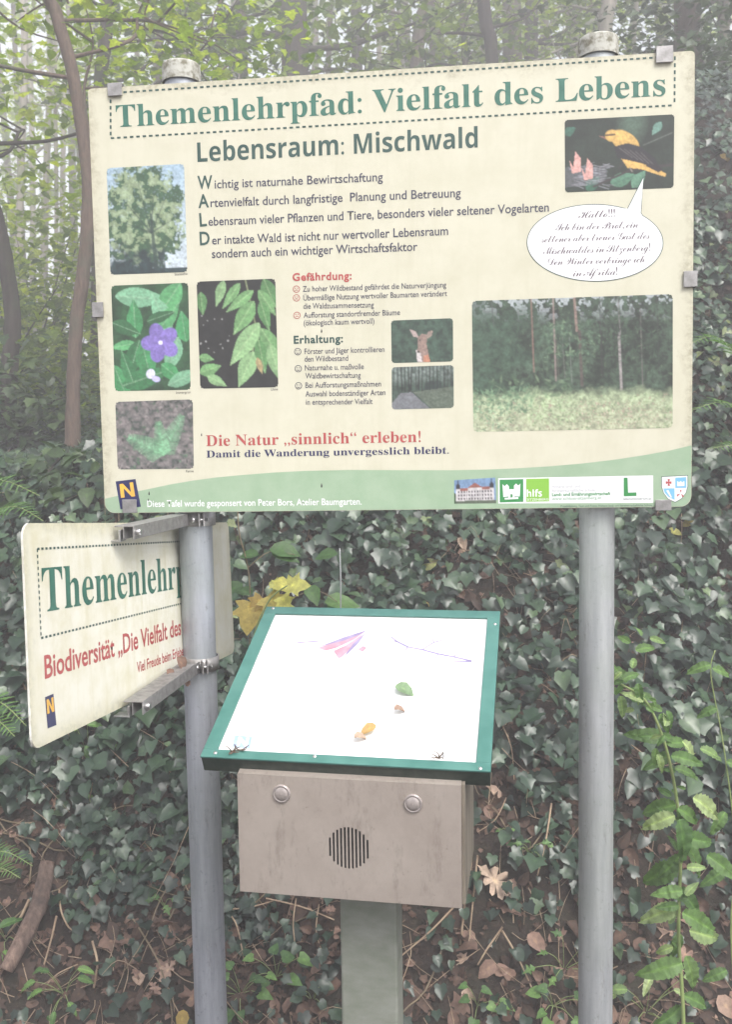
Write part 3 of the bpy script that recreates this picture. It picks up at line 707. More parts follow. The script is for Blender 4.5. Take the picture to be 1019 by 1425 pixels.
top = [(142.5, 696), (170, 689.5), (206, 681.7), (235, 675.5), (267, 670), (300, 665.5), (336, 662), (378, 658.5), (422, 656), (487, 654.3), (560, 654.3), (630, 654), (676, 653), (720.6, 651), (766, 648), (811, 644), (856, 638.5), (901, 631.5), (935, 625), (965.0, 618.0)]
Br = [(-BW / 2 + 0.0006, -BH / 2 + 0.02)] + [(x + 0, z) for x, z in rrect(BW - 0.0012, BH - 0.0012, 0.018)][14:] 
bandpts = [tuple(B(*p)) for p in top]
bandpts[0] = (-BW / 2 + 0.0006, bandpts[0][1]); bandpts[-1] = (BW / 2 - 0.0006, bandpts[-1][1])
low = rrect(BW - 0.0012, BH - 0.0012, 0.018)[14:]
pts = bandpts + low[::-1]
vv = [(x, -0.0002, z) for x, z in pts]; me = bpy.data.meshes.new('green_band'); nb = len(bandpts)
me.from_pydata(vv, [], [list(range(len(vv)))[::-1]])
if me.polygons[0].normal.y > 0: me.flip_normals()
link('green_band', me, M['band'], board)

dashes(board, B, [(153, 130, 944, 78), (153, 193, 943, 146), (153, 130, 153, 193), (944, 78, 943, 146)], 2.6, [88, 88, 7, 7], M['grey_print'] if 0 else M['ink_head'])
T('Themenlehrpfad: Vielfalt des Lebens', (161, 177.7), (930.5, 132.6), 30.5, 'ink_green', mode='serif')
T('Lebensraum: Mischwald', (275, 226), (668, 205), 27, 'ink_head', mode='sansb')
for i, (c, x, y) in enumerate((('W', 275, 264), ('A', 276, 290), ('L', 278, 316), ('D', 278, 342))):
    T(c, (x, y), (x + (21, 15, 10, 14)[i], y - 1), 18, 'ink_head', off=0.02, name='initial_letter')
T('ichtig ist naturnahe Bewirtschaftung', (299, 263), (535, 252), 11.8, 'ink', off=0.010)
T('rtenvielfalt durch langfristige  Planung und Betreuung', (293, 289), (644, 274), 11.8, 'ink', off=0.010)
T('ebensraum vieler Pflanzen und Tiere, besonders vieler seltener Vogelarten', (290, 315), (767, 294), 11.8, 'ink', off=0.010)
T('er intakte Wald ist nicht nur wertvoller Lebensraum', (295, 341), (626, 327), 11.8, 'ink', off=0.010)
T('sondern auch ein wichtiger Wirtschaftsfaktor', (294.6, 360), (583, 349), 11.8, 'ink', off=0.010)
T('Gefährdung:', (407.6, 391.5), (490.5, 389), 10.3, 'ink_red', off=0.03, space=1.1)
T('Erhaltung:', (409, 478.7), (478, 476.6), 10.3, 'ink_head', off=0.03, space=1.1)
for s, p0, p1 in (('Zu hoher Wildbestand gefährdet die Naturverjüngung', (422, 406.6), (623, 400)), ('Übermäßige Nutzung wertvoller Baumarten verändert', (422.7, 419), (624, 412)),
                  ('die Waldzusammensetzung', (422.7, 430.5), (521.6, 428)), ('Aufforstung standortfremder Bäume', (423, 443), (558, 438.6)), ('(ökologisch kaum wertvoll)', (423, 453.7), (522, 450.7)),
                  ('Förster und Jäger kontrollieren', (424, 493.4), (536, 490)), ('den Wildbestand', (424, 504), (485, 502.5)), ('Naturnahe u. maßvolle', (424.4, 516.3), (507, 514)),
                  ('Waldbewirtschaftung', (425, 527.5), (502.6, 526)), ('Bei Aufforstungsmaßnahmen', (425, 540.5), (531, 538)), ('Auswahl bodenständiger Arten', (425, 552.6), (537, 550)), ('in entsprechender Vielfalt', (425.7, 564), (519, 562.5))):
    T(s, p0, p1, 7.6, 'ink', off=0.006)
def face(x, y, r, mat, sad):
    pl = []
    N = 18
    for k in range(N):
        a, b = 2 * math.pi * k / N, 2 * math.pi * (k + 1) / N
        pl.append([(x + r * math.cos(a), y + r * math.sin(a)), (x + r * math.cos(b), y + r * math.sin(b)), (x + (r - .9) * math.cos(b), y + (r - .9) * math.sin(b)), (x + (r - .9) * math.cos(a), y + (r - .9) * math.sin(a))])
    for sx in (-1, 1): pl.append([(x + sx * 1.7 - .6, y - 1.8), (x + sx * 1.7 + .6, y - 1.8), (x + sx * 1.7 + .6, y - .5), (x + sx * 1.7 - .6, y - .5)])
    for k in range(5):
        a, b = [math.pi * (0.2 + 0.12 * (k + q)) for q in (0, 1)]
        q = -1 if sad else 1; oy = 3.6 if sad else 0
        f = lambda t, rr: (x + rr * math.cos(t), y + oy + q * rr * math.sin(t))
        pl.append([f(a, 2.9), f(b, 2.9), f(b, 2.1), f(a, 2.1)])
    flat_many(board, B, pl, M[mat], 'frowning_face' if sad else 'smiling_face')
for x, y in ((413, 403), (413, 415.2), (413.6, 439.5)): face(x, y, 5, 'ink_red', True)
for x, y in ((414.5, 490), (415, 513.7), (415.3, 537.5)): face(x, y, 5, 'ink', False)
T('Die Natur „sinnlich“ erleben!', (285.4, 622), (586, 615), 15, 'ink_red', mode='serif')
T('Damit die Wanderung unvergesslich bleibt.', (285.8, 638), (625.4, 631), 9.6, 'ink_blue', mode='serif')
T('Diese Tafel wurde gesponsert von Peter Bors, Atelier Baumgarten.', (202.5, 707), (503, 702.4), 8.8, 'white', off=0.01)
for s, a, b in (('Stieleiche', (242, 384.5), (260, 383.5)), ('Immergrün', (243.5, 549.5), (264, 548.5)), ('Ulme', (376.5, 544.5), (386.5, 544)), ('Farne', (257, 658.8), (267.7, 658.3))):
    T(s, a, b, 3.4, 'ink_black')
picture(board, B, [(147, 235), (256, 228.7), (260, 379.5), (152, 383.6)], paint_tree(), label='printed photo of a large spreading tree')
picture(board, B, [(152.8, 399), (261, 394.5), (264, 543.5), (157.6, 546)], paint_periwinkle(), label='printed photo of a violet periwinkle flower among green leaves')
picture(board, B, [(273, 393), (383.4, 388.5), (387, 539.6), (277.6, 542)], paint_elm(), label='printed photo of pale green hanging elm leaves')
picture(board, B, [(158, 561), (266.8, 557), (268, 653.6), (161, 655)], paint_fern(), label='printed photo of a fern on the forest floor')
picture(board, B, [(545.4, 446.4), (632, 442.8), (632, 502.8), (546, 505.5)], paint_deer(), label='printed photo of a deer with raised ears')
picture(board, B, [(546, 511.4), (632.6, 508), (632.6, 567.4), (546, 570)], paint_path(), label='printed photo of a path through trees')
picture(board, B, [(789.7, 166.9), (942.7, 158.7), (941, 260.8), (789.7, 267.5)], paint_bird(), rnd=0.018, label='printed photo of a yellow and black bird by its nest')
picture(board, B, [(658.7, 418.8), (939, 408.4), (937.7, 594), (659.6, 600.8)], paint_forest(), rnd=0.015, label='printed photo of a meadow in front of dark forest')
# speech bubble
ex = [(831 + 94.5 * math.cos(a), 337.5 + 53 * math.sin(a)) for a in np.linspace(0, 2 * math.pi, 64, endpoint=False)]
def bub(grow):
    out = []; done = False
    for k in range(65):
        a = -math.pi * 0.5 + 2 * math.pi * k / 64 + 0.5
        x, y = 831 + (94.5 + grow) * math.cos(a), 337.5 + (53 + grow) * math.sin(a)
        out.append((x, y, a))
    res = []
    tail = [(877 - grow, 290), (899, 247 - grow * 2.2), (895 + grow, 296)]
    for x, y, a in [(831 + (94.5 + grow) * math.cos(t), 337.5 + (53 + grow) * math.sin(t), t) for t in np.linspace(-math.pi / 2, 1.5 * math.pi, 73)[:-1]]:
        if 877 < x < 896 and y < 330:
            if not done: res += tail; done = True
            continue
        res.append((x, y))
    return res
flat(board, B, bub(0.9), M['ink_head'], 'bubble_outline', y=-0.0013)
flat(board, B, bub(-0.1), M['white'], 'speech_bubble', y=-0.0016)
for s, a, b in (('Hallo!!!', (808, 303.7), (859, 301)), ('Ich bin der Pirol, ein', (776, 321), (891, 316.3)), ('seltener aber treuer Gast des', (756, 337.5), (907, 331.6)),
                ('Mischwaldes in Sitzenberg!', (758.5, 353.8), (908, 348.3)), ('Den Winter verbringe ich', (765, 369), (900, 364.6)), ('in Afrika!', (800, 384.5), (862, 381.8))):
    T(s, a, b, 10.0, 'ink_brown', mode='script', space=0.86, y=-0.0019, off=-0.006)
# logos along the bottom
picture(board, B, [(632.5, 668), (690, 664), (691, 699.7), (632.5, 700.5)], paint_castle(), rnd=0, label='small printed photo of a pale castle')
flat(board, B, [(694, 665), (910, 660), (910, 698), (694, 700)], M['white'], 'logo_strip')
flat(board, B, [(696, 667), (729, 666), (729, 697.5), (696, 698.5)], M['logo_green'], 'castle_logo', y=-0.0014)
flat_many(board, B, [[(700, 673), (703, 676), (706, 673), (709, 676), (709, 690), (701, 691)], [(716, 675), (719, 672), (722, 675), (725, 672), (724, 690), (716, 690)], [(708, 680), (717, 680), (717, 692), (714, 692), (714, 687), (711, 687), (711, 692), (708, 692)], [(703, 692), (722, 691), (722, 693.5), (703, 694.5)]], M['white'], 'castle_emblem', y=-0.0017)
flat(board, B, [(733, 665.6), (765, 664.8), (765, 696.6), (733, 697.4)], M['logo_lime'], 'school_logo', y=-0.0014)
T('hlfs', (734, 690.5), (755, 690), 9.5, 'white', mode='sansb', y=-0.0017); T('SITZENBERG', (734, 696), (764, 695.4), 3.2, 'white', y=-0.0017)
T('Höhere land- und', (769, 678.5), (808.6, 677.3), 4.2, 'grey_print', y=-0.0014); T('forstwirtschaftliche Schule', (769, 684), (829, 682.5), 4.2, 'grey_print', y=-0.0014)
T('Land- und Ernährungswirtschaft', (769, 689.5), (850.6, 687.5), 4.4, 'logo_green', y=-0.0014, off=0.03); T('www.schloss-sitzenberg.at', (769, 695), (837.5, 693.3), 4.2, 'logo_green', y=-0.0014)
flat(board, B, [(869, 663.5), (874.5, 663.3), (875, 684), (886.7, 683.6), (886.7, 688.6), (869, 689.2)], M['logo_green'], 'ministry_logo', y=-0.0014)
T('lebensministerium.at', (868.6, 694.6), (907, 693.6), 3.6, 'ink_head', y=-0.0014)
T('Projektleitung, Text und Fotos: Höhere land- und forstwirtschaftliche Schule', (781, 704.6), (908, 702.6), 2.8, 'ink_head')
def shield(g):
    return [(923 - g, 663 - g), (957 + g, 661 - g), (957 + g, 675), (954.5 + g * .8, 684), (949 + g * .6, 691 + g * .6), (940.5, 696 + g), (931 - g * .6, 691.5 + g * .6), (925.5 - g * .8, 684.5), (923 - g, 676)]
flat(board, B, shield(1.6), M['ink_head'], 'shield_rim', y=-0.0013); flat(board, B, shield(0.8), M['white'], 'shield', y=-0.0015)
flat_many(board, B, [[(940.8, 663), (956, 662.2), (956, 677), (940.8, 677.5)], [(924, 678), (939.6, 677.8), (939.8, 694), (931, 689.5), (926, 684)]], M['logo_blue'], 'shield_quarters', y=-0.0017)
flat_many(board, B, [[(930, 665), (933.5, 665), (932.6, 668.6), (935.5, 668), (935.5, 672), (932.6, 671), (933.5, 674.5), (930, 674.5), (930.8, 671), (927.5, 672), (927.5, 668), (930.8, 668.6)],
                     [(947, 680), (949.5, 680), (948.6, 684.5)], [(947.8, 685), (943.5, 689.5), (942.6, 686.5)], [(948.8, 685), (953.2, 688.5), (950.5, 690.5)]], M['ink_red'], 'shield_cross', y=-0.0019)
flat_many(board, B, [[(943.5, 668), (945, 668), (945, 669.5), (947, 669.5), (947, 668), (949.5, 668), (949.5, 669.5), (951.5, 669.5), (951.5, 668), (953.5, 668), (953.5, 674.5), (943.5, 674.8)], [(928, 681), (931, 680), (936, 690), (934.5, 691)]], M['white'], 'shield_castle', y=-0.0019)
flat(board, B, [(158, 671.7), (186, 668.3), (193.4, 706.7), (164.5, 710.5)], M['ink_blue'], 'state_logo', y=-0.0013)
flat(board, B, [(165.5, 694.5), (163.5, 675.5), (168.2, 674.8), (179.5, 686.5), (177.6, 673.4), (182.4, 672.6), (185.4, 692.2), (180.6, 692.9), (169.2, 681), (170.8, 693.9)], M['orange'], 'letter_n', y=-0.0016)
# splash of bird dirt / specks
for x, y, r in ((448, 461, 1.6), (279, 606, 1.3), (205, 688, 1.6), (447, 676, 1.8), (204, 697, 1.1), (166, 727, 1)):
    if y < 716: flat(board, B, [(x + r * math.cos(a) * (0.6 + .4 * math.sin(3 * a)), y + 1.8 * r * math.sin(a)) for a in np.linspace(0, 6.28, 9)[:-1]], M['ink_black'], 'speck', y=-0.0012)
# clips that hold the board
def clip(px, py, w, h, ang):
    c = B(px, py); t = empty('clip', (c[0], 0, c[1]), (0, math.radians(ang), 0)); t.parent = board
    bm = bmesh.new(); add_box(bm, -w / 2, w / 2, -0.0052, -0.0022, -h / 2, h / 2, 0.0007, 1)
    add_box(bm, -w / 2, w / 2, -0.0022, 0.030, h / 2 - 0.0035, h / 2, 0.0005, 1); add_box(bm, -w / 2, w / 2, 0.008, 0.011, -h / 2, h / 2 - 0.0036, 0.0004, 1)
    me = bm_mesh('clip', bm)
    t2 = link('clip', me, M['alu'], board, (c[0], 0, c[1]), (0, math.radians(ang), 0)); bpy.data.objects.remove(t); return t2
clip(160, 126, 0.025, 0.022, 0); clip(929, 76.5, 0.027, 0.026, 0)
clip(135, 433, 0.026, 0.020, -90); clip(963, 388, 0.026, 0.022, 90)
clip(178.5, 706, 0.026, 0.024, 180); clip(923.5, 701, 0.026, 0.018, 180)

# ------------------------------------------------------------------ poles
def pole(name, top, Y, zb, lean, mat, label, r=0.0301):
    P = at(*top, Y); base = Vector((P[0] + lean, Y, zb)); t = empty(name, base); tag(t, label, 'pole', 'pair of steel sign poles')
    L = P[2] - 0.02 - zb; rot = (0, math.atan2(-lean, L), 0)
    t.rotation_euler = rot
    link('tube', lathe('tube', [(r, -0.3), (r, L)], 40), mat, t)
    cp_ = lathe('cap', [(0.0005, L + 0.024), (0.016, L + 0.0238), (0.029, L + 0.0232), (0.0315, L + 0.0224), (0.0328, L + 0.0208), (0.0334, L + 0.018), (0.0336, L + 0.010), (0.0338, L), (0.0338, L - 0.009), (0.0338, L - 0.0098), (0.0308, L - 0.007), (0.0306, L - 0.002)], 40)
    link('cap', cp_, M['cap'], t); return t
pole('steel_pole', (252, 93), 1.657, float(hz(-0.3, 1.657)), 0.010, M['galv_dark'], 'grey steel pole with bluish streaks holding the small slanted sign')
pole('steel_pole', (833, 57), 1.580, float(hz(0.4, 1.58)), 0.002, M['galv'], 'clean grey steel pole beside the green nettle plant')
# rails behind the board, visible just under and above it
for px, py in ((0, 0.325), (0, -0.325)):
    bm = bmesh.new(); add_box(bm, -0.47, 0.47, 0.0112, 0.021, py - 0.014, py + 0.014, 0.001, 1); link('back_rail', bm_mesh('back_rail', bm), M['alu'], board)

# ------------------------------------------------------------------ the slanted side sign
SW, SH = 0.86, 0.2823
sR = (Matrix.Rotation(1.4251, 3, 'Z') @ Matrix.Rotation(-0.0489, 3, 'X') @ Matrix.Rotation(0.0812, 3, 'Y'))
side = empty('trail_sign', (-0.3588, 1.5424, 1.3376), tuple(sR.to_euler()))
tag(side, 'weathered smaller sign seen edge-on with green Themenlehrpfad lettering, clamped behind a pole', 'sign')
me = sheet(SW, SH, 0.018, 0.003, 'panel'); me.materials.append(M['side']); me.materials.append(M['sheet_edge'])
for pl in me.polygons: pl.material_index = 0 if pl.normal.y < -0.5 else 1
link('panel', me, None, side)
S = hom([(28, 728), (322, 727), (322, 908), (47, 1045)], [(-SW / 2, SH / 2), (SW / 2, SH / 2), (SW / 2, -SH / 2), (-SW / 2, -SH / 2)])
ST = lambda s, a, b, cap, mat, **k: text(side, S, s, a, b, cap, M[mat], **k)
s1, s2, s3 = S(50, 766), S(252, 755), S(253, 842.5)
I2 = lambda x, z: (x, z)
dz = 0.0042
x0, x1, za, zb = S(50, 766)[0], 0.255, S(50, 766)[1], S(57.7, 893)[1]
pl = []
def dsh(xa, z_a, xb, z_b, n, wd=0.0030):
    for k in range(n):
        t0, t1 = k / n, (k + 0.55) / n; ax, az, bx, bz = xa + (xb - xa) * t0, z_a + (z_b - z_a) * t0, xa + (xb - xa) * t1, z_a + (z_b - z_a) * t1
        if abs(xb - xa) > abs(z_b - z_a): pl.append([(ax, az - wd / 2), (bx, bz - wd / 2), (bx, bz + wd / 2), (ax, az + wd / 2)])
        else: pl.append([(ax - wd / 2, az), (bx - wd / 2, bz), (bx + wd / 2, bz), (ax + wd / 2, az)])
z_r = S(252, 755)[1]; dsh(x0, za, x1, za + (z_r - za) * 1.1, 62); dsh(x0, zb, x1, zb + (S(253, 842.5)[1] - zb) * 1.1, 62); dsh(x0, za, x0, zb, 15); dsh(x1, za, x1, zb, 15)
flat_many(side, I2, pl, M['ink_head'], 'dashed_border')
ST('Themenlehrpfad', (59.4, 857), (246, 822), 63, 'ink_green', ref='Themenlehr', mode='serif')
ST('Biodiversität „Die Vielfalt des Lebens“', (63, 948.6), (251, 885), 31, 'ink_red', ref='Biodiversität „Die Vielfalt des', off=0.016)
ST('Viel Freude beim Erleben', (190, 938), (256, 912), 14, 'ink_red', off=0.014)
flat(side, S, [(63.4, 973.6), (75, 968.6), (79.4, 1010), (67.4, 1015)], M['ink_blue'], 'state_logo', y=-0.0008)
flat(side, S, [(66.6, 996), (65.4, 977), (68.2, 975.8), (73.2, 986.5), (71.8, 974.3), (74.6, 973), (76.4, 992), (73.5, 993.3), (68.6, 982.5), (69.8, 994.7)], M['orange'], 'letter_n', y=-0.0012)
# mounting: two rails between pole and sign, each with a clamp round the pole
def rail(zc, px_end, name_i):
    u0, u1 = px_end, 0.11
    t = empty('mounting_bracket', tuple(side.matrix_basis @ Vector((u1, -0.02, zc))))
    return t
bpy.context.view_layer.update()
MS = Matrix.Translation(side.location) @ sR.to_4x4()
for z_l, u_l, lab in ((-0.119, -0.168, 'lower aluminium bracket clamping the slanted sign to its pole'), (0.1480, -0.172, 'upper aluminium bracket under the big board, clamping the slanted sign')):
    o = MS @ Vector((0.11, -0.02, z_l)); t = empty('mounting_bracket', o, side.rotation_euler); tag(t, lab, 'bracket', 'brackets on the side sign')
    t.rotation_euler = Euler((0, 0, 1.4251 + 0.0))
    L = 0.11 - u_l
    bm = bmesh.new()
    # channel, local x along the rail, open towards the sign
    add_box(bm, -L, -0.036, -0.016, 0.015, 0.0085, 0.0105, 0.0003, 1); add_box(bm, -L, -0.036, -0.016, -0.0144, -0.0105, 0.0084, 0.0003, 1)
    add_box(bm, -L, -0.036, 0.0, 0.0016, -0.0105, 0.0084, 0.0003, 1)
    add_box(bm, -0.0359, 0.012, -0.0156, -0.0135, -0.0104, 0.0090, 0.0003, 1)
    link('channel', bm_mesh('channel', bm), M['alu'], t)
    bm = bmesh.new(); add_box(bm, -L - 0.004, -L + 0.018, 0.004, 0.030, -0.014, -0.0115, 0.0006, 1); add_box(bm, -L - 0.004, -L + 0.018, 0.004, 0.0075, -0.0115, 0.004, 0.0006, 1)
    link('sheet_clip', bm_mesh('sheet_clip', bm), M['bolt'], t)
    b_ = lathe('bolt', [(0.0005, 0.006), (0.005, 0.006), (0.0055, 0.004), (0.0055, 0.0)], 6, False); link('bolt', b_, M['bolt'], t, (-L + 0.012, -0.0165, 0), (math.radians(90), 0, 0))
    pc = at(275, 728 if z_l > 0 else 960, 1.657)
    inv = (Matrix.Translation(o) @ t.rotation_euler.to_matrix().to_4x4()).inverted(); c = inv @ Vector((pc[0] + (0.0 if z_l > 0 else 0.008), 1.657, o[2]))
    band = lathe('clamp_band', [(0.0305, -0.0125), (0.0325, -0.0125), (0.0325, 0.0125), (0.0305, 0.0125)], 36)
    link('clamp_band', band, M['alu'], t, c)
    for s in (-1, 1):
        a = math.radians(-153); dx, dy = math.cos(a), math.sin(a)
        bm = bmesh.new(); add_box(bm, 0.030, 0.048, s * 0.0042 - 0.0012, s * 0.0042 + 0.0012, -0.0118, 0.0118, 0.0004, 1)
        link('clamp_ear', bm_mesh('clamp_ear', bm), M['alu'], t, c, (0, 0, a))
    bt = lathe('clamp_bolt', [(0.0004, 0.016), (0.005, 0.016), (0.0052, 0.011), (0.0028, 0.011), (0.0028, -0.012), (0.005, -0.012), (0.0004, -0.014)], 6, False)
    e = c + Vector((math.cos(a) * 0.041, math.sin(a) * 0.041, 0)); link('clamp_bolt', bt, M['bolt'], t, e, (math.radians(90), 0, a))

# ------------------------------------------------------------------ the listening desk
dR = Matrix.Rotation(-0.1826, 3, 'Z') @ Matrix.Rotation(-1.1384, 3, 'X') @ Matrix.Rotation(0.0028, 3, 'Y')
DW, DH = 0.44, 0.3995; dO = Vector((-0.0088, 1.4986, 1.2189))
desk = empty('audio_desk', (-0.005, 1.46, 0.0), (0, 0, -0.1826)); tag(desk, 'green framed slanted desk with white panel and steel speaker box on a square post', 'information desk')
inv = (Matrix.Translation(desk.location) @ Matrix.Rotation(-0.1826, 4, 'Z')).inverted()
topE = (inv @ (Matrix.Translation(dO) @ dR.to_4x4()))
D = hom([(371, 842), (697, 852), (683, 1072), (278, 1054)], [(-DW / 2, DH / 2), (DW / 2, DH / 2), (DW / 2, -DH / 2), (-DW / 2, -DH / 2)])
def on_top(name, me, mat, par=desk, loc=(0, 0, 0)):
    o = link(name, me, mat, None); o.parent = par; o.matrix_basis = topE @ Matrix.Translation(loc); return o
class TopParent: pass
iw = [D(384, 852), D(679, 861), D(664, 1058), D(302, 1045)]
ix0, ix1, iz0, iz1 = (iw[0][0] + iw[3][0]) / 2, (iw[1][0] + iw[2][0]) / 2, (iw[2][1] + iw[3][1]) / 2, (iw[0][1] + iw[1][1]) / 2
bm = bmesh.new()
for a in ((-DW / 2, DW / 2, -DH / 2, iz0), (-DW / 2, DW / 2, iz1, DH / 2), (-DW / 2, ix0, iz0 + 0.0001, iz1 - 0.0001), (ix1, DW / 2, iz0 + 0.0001, iz1 - 0.0001)):
    add_box(bm, a[0], a[1], 0.0, 0.0035, a[2], a[3], 0.0006, 1)
fr = on_top('frame', bm_mesh('frame', bm), M['teal'])
bm = bmesh.new()
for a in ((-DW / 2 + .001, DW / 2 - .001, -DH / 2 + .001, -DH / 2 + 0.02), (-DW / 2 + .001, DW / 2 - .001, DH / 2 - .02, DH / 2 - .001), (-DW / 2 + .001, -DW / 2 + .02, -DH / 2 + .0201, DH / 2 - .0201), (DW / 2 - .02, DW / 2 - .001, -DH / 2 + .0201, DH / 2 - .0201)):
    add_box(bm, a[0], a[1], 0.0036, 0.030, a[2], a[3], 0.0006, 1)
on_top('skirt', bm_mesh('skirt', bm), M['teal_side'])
on_top('white_panel', box_mesh('white_panel', ix0 - 0.01, ix1 + 0.01, 0.0044, 0.0075, iz0 - 0.01, iz1 + 0.01), M['plate'])
dp = empty('panel_print'); dp.parent = desk; dp.matrix_basis = topE @ Matrix.Translation((0, 0.0044, 0))
M['faint_violet'] = pm('faded_violet_print', (0.19, 0.16, 0.30), (0.32, 0.28, 0.42), 30, 0.3); M['faint_pink'] = pm('faded_pink_print', (0.34, 0.16, 0.22), (0.46, 0.30, 0.36), 40, 0.3)
M['faint_blue'] = pm('faded_blue_print', (0.24, 0.34, 0.50), (0.33, 0.42, 0.56), 30, 0.3)
flat_many(dp, D, [[(443, 899), (462, 893), (486, 886), (511, 876), (494, 888), (470, 899), (455, 903)], [(466, 903), (484, 895), (508, 879), (497, 893), (487, 903), (478, 912), (473, 914)], [(500, 901), (508, 896), (513, 899), (507, 905)]], M['faint_pink'], 'faded_wing', y=-0.0005)
flat_many(dp, D, [[(443, 898), (480, 884), (516, 873), (502, 881), (480, 889)], [(513, 876), (501, 893), (486, 908), (481, 911), (494, 893)], [(414, 890.5), (446, 888), (446, 890), (414, 892.5)]], M['faint_violet'], 'faded_wing_edge', y=-0.0009)
br = []
def stroke(pts, w):
    for (xa, ya), (xb, yb) in zip(pts[:-1], pts[1:]):
        L = math.hypot(xb - xa, yb - ya); nx, ny = -(yb - ya) / L * w / 2, (xb - xa) / L * w / 2
        br.append([(xa + nx, ya + ny), (xb + nx, yb + ny), (xb - nx, yb - ny), (xa - nx, ya - ny)])
stroke([(547, 884), (556, 891), (570, 898), (590, 902), (612, 908), (632, 912), (658, 918)], 2.4); stroke([(570, 898), (566, 904)], 1.8); stroke([(556, 891), (551, 890)], 1.8); stroke([(590, 902), (606, 892), (618, 889)], 1.8); stroke([(612, 908), (608, 914)], 1.8); stroke([(632, 912), (640, 908)], 1.8); stroke([(606, 892), (604, 887)], 1.8); stroke([(632, 918), (658, 919)], 2.0)
flat_many(dp, D, br, M['faint_violet'], 'faded_branch', y=-0.0005)
flat(dp, D, [(327, 1021), (352, 1023), (349, 1040), (323, 1038)], M['faint_blue'], 'state_logo', y=-0.0005)
flat(dp, D, [(330, 1036), (332.5, 1023.5), (336, 1023.7), (342.5, 1031), (344, 1024.6), (347.6, 1024.8), (345, 1037.3), (341.4, 1037), (335, 1029.3), (333.7, 1036.3)], M['white'], 'letter_n', y=-0.0009)
for px, py in ((620, 1049), (441, 1053), (300, 1049), (669, 1068), (690, 870), (380, 845)):
    c = D(px, py); on_top('screw', lathe('screw', [(0.0002, 0.0016), (0.0022, 0.0013), (0.0032, 0.0)], 10), M['bolt'], desk, (c[0], 0, c[1])).matrix_basis = topE @ Matrix.Translation((c[0], 0, c[1])) @ Matrix.Rotation(math.radians(90), 4, 'X')
# speaker box (local desk axes: x across, -y to the viewer)
bc = inv @ Vector((-0.034, 1.318, 0.0))
x0, x1, yf = bc[0] - 0.169, bc[0] + 0.169, bc[1]; zl, zt = 0.929, 1.112
cu = bpy.data.curves.new('front', 'CURVE'); cu.dimensions = '2D'; cu.fill_mode = 'BOTH'; cu.extrude = 0.001
def spl(pts):
    s = cu.splines.new('POLY'); s.points.add(len(pts) - 1); s.use_cyclic_u = True
    for q, p in zip(s.points, pts): q.co = (p[0], p[1], 0, 1)
spl([(x0, zl), (x1, zl), (x1, zt), (x0, zt)])
gx, gz, gr_ = bc[0] + 0.0015, 1.008, 0.032
for k in range(11):
    u = (k - 5) * 0.0057; hh = math.sqrt(max(0, gr_ ** 2 - u * u)) if abs(k - 5) < 5 else 0.0145
    spl([(gx + u - 0.00155, gz - hh), (gx + u + 0.00155, gz - hh), (gx + u + 0.00155, gz + hh), (gx + u - 0.00155, gz + hh)])
co = bpy.data.objects.new('front', cu); COL.objects.link(co); dg = bpy.context.evaluated_depsgraph_get()
me = bpy.data.meshes.new_from_object(co.evaluated_get(dg)); bpy.data.objects.remove(co)
v = np.empty(len(me.vertices) * 3, np.float32); me.vertices.foreach_get('co', v); v = v.reshape(-1, 3)
me.vertices.foreach_set('co', np.stack([v[:, 0], yf - v[:, 2], v[:, 1]], -1).ravel()); me.update(); me.materials.clear()
link('front_plate', me, M['box'], desk)
bm = bmesh.new(); yb = yf + 0.19; zt2 = zt + 0.075
prof = [(yf + 0.0012, zl), (yf + 0.0012, zt), (yb, zt2), (yb, zl)]
vs0 = [bm.verts.new((x0 + 0.0002, y, z)) for y, z in prof]; vs1 = [bm.verts.new((x1 - 0.0002, y, z)) for y, z in prof]
bm.faces.new(vs0); bm.faces.new(vs1[::-1])
for i in (1, 2, 3): bm.faces.new([vs0[i], vs1[i], vs1[(i + 1) % 4], vs0[(i + 1) % 4]])
link('casing', bm_mesh('casing', bm), M['box'], desk)
bm = bmesh.new()
vs0 = [bm.verts.new((x1 + 0.0002, y, z)) for y, z in [(yf + 0.004, zl + 0.004), (yf + 0.004, zt), (yb, zt2), (yb, zl + 0.004)]]; vs1 = [bm.verts.new((x1 + 0.005, v_.co.y, v_.co.z)) for v_ in vs0]
bm.faces.new(vs0); bm.faces.new(vs1[::-1])
for i in range(4): bm.faces.new([vs0[i], vs1[i], vs1[(i + 1) % 4], vs0[(i + 1) % 4]])
link('side_panel', bm_mesh('side_panel', bm), M['side_wood'], desk)
link('dark_backing', box_mesh('dark_backing', gx - 0.04, gx + 0.04, yf + 0.005, yf + 0.008, gz - 0.04, gz + 0.04), M['black'], desk)  # near-black sheet paints the shade of the hollow behind the slots
for px in (391, 582):
    u = bc[0] + (px - 487) * 0.00104
    r_ = lathe('push_button', [(0.0005, 0.0052), (0.006, 0.0048), (0.0098, 0.0034), (0.0108, 0.0024), (0.0112, 0.0032), (0.0132, 0.0030), (0.0140, 0.0)], 28)
    link('push_button', r_, M['button'], desk, (u, yf - 0.001, 1.0855 - (0.0035 if px > 500 else 0)), (math.radians(90), 0, 0))
bm = bmesh.new(); add_box(bm, -0.046, 0.046, -0.03, 0.03, float(hz(0, 1.46)) - 0.2, zl + 0.02, 0.004, 2)
pp = inv @ Vector((0.0, 1.43, 0)); link('post', bm_mesh('post', bm), M['post'], desk, (pp[0], pp[1], 0))
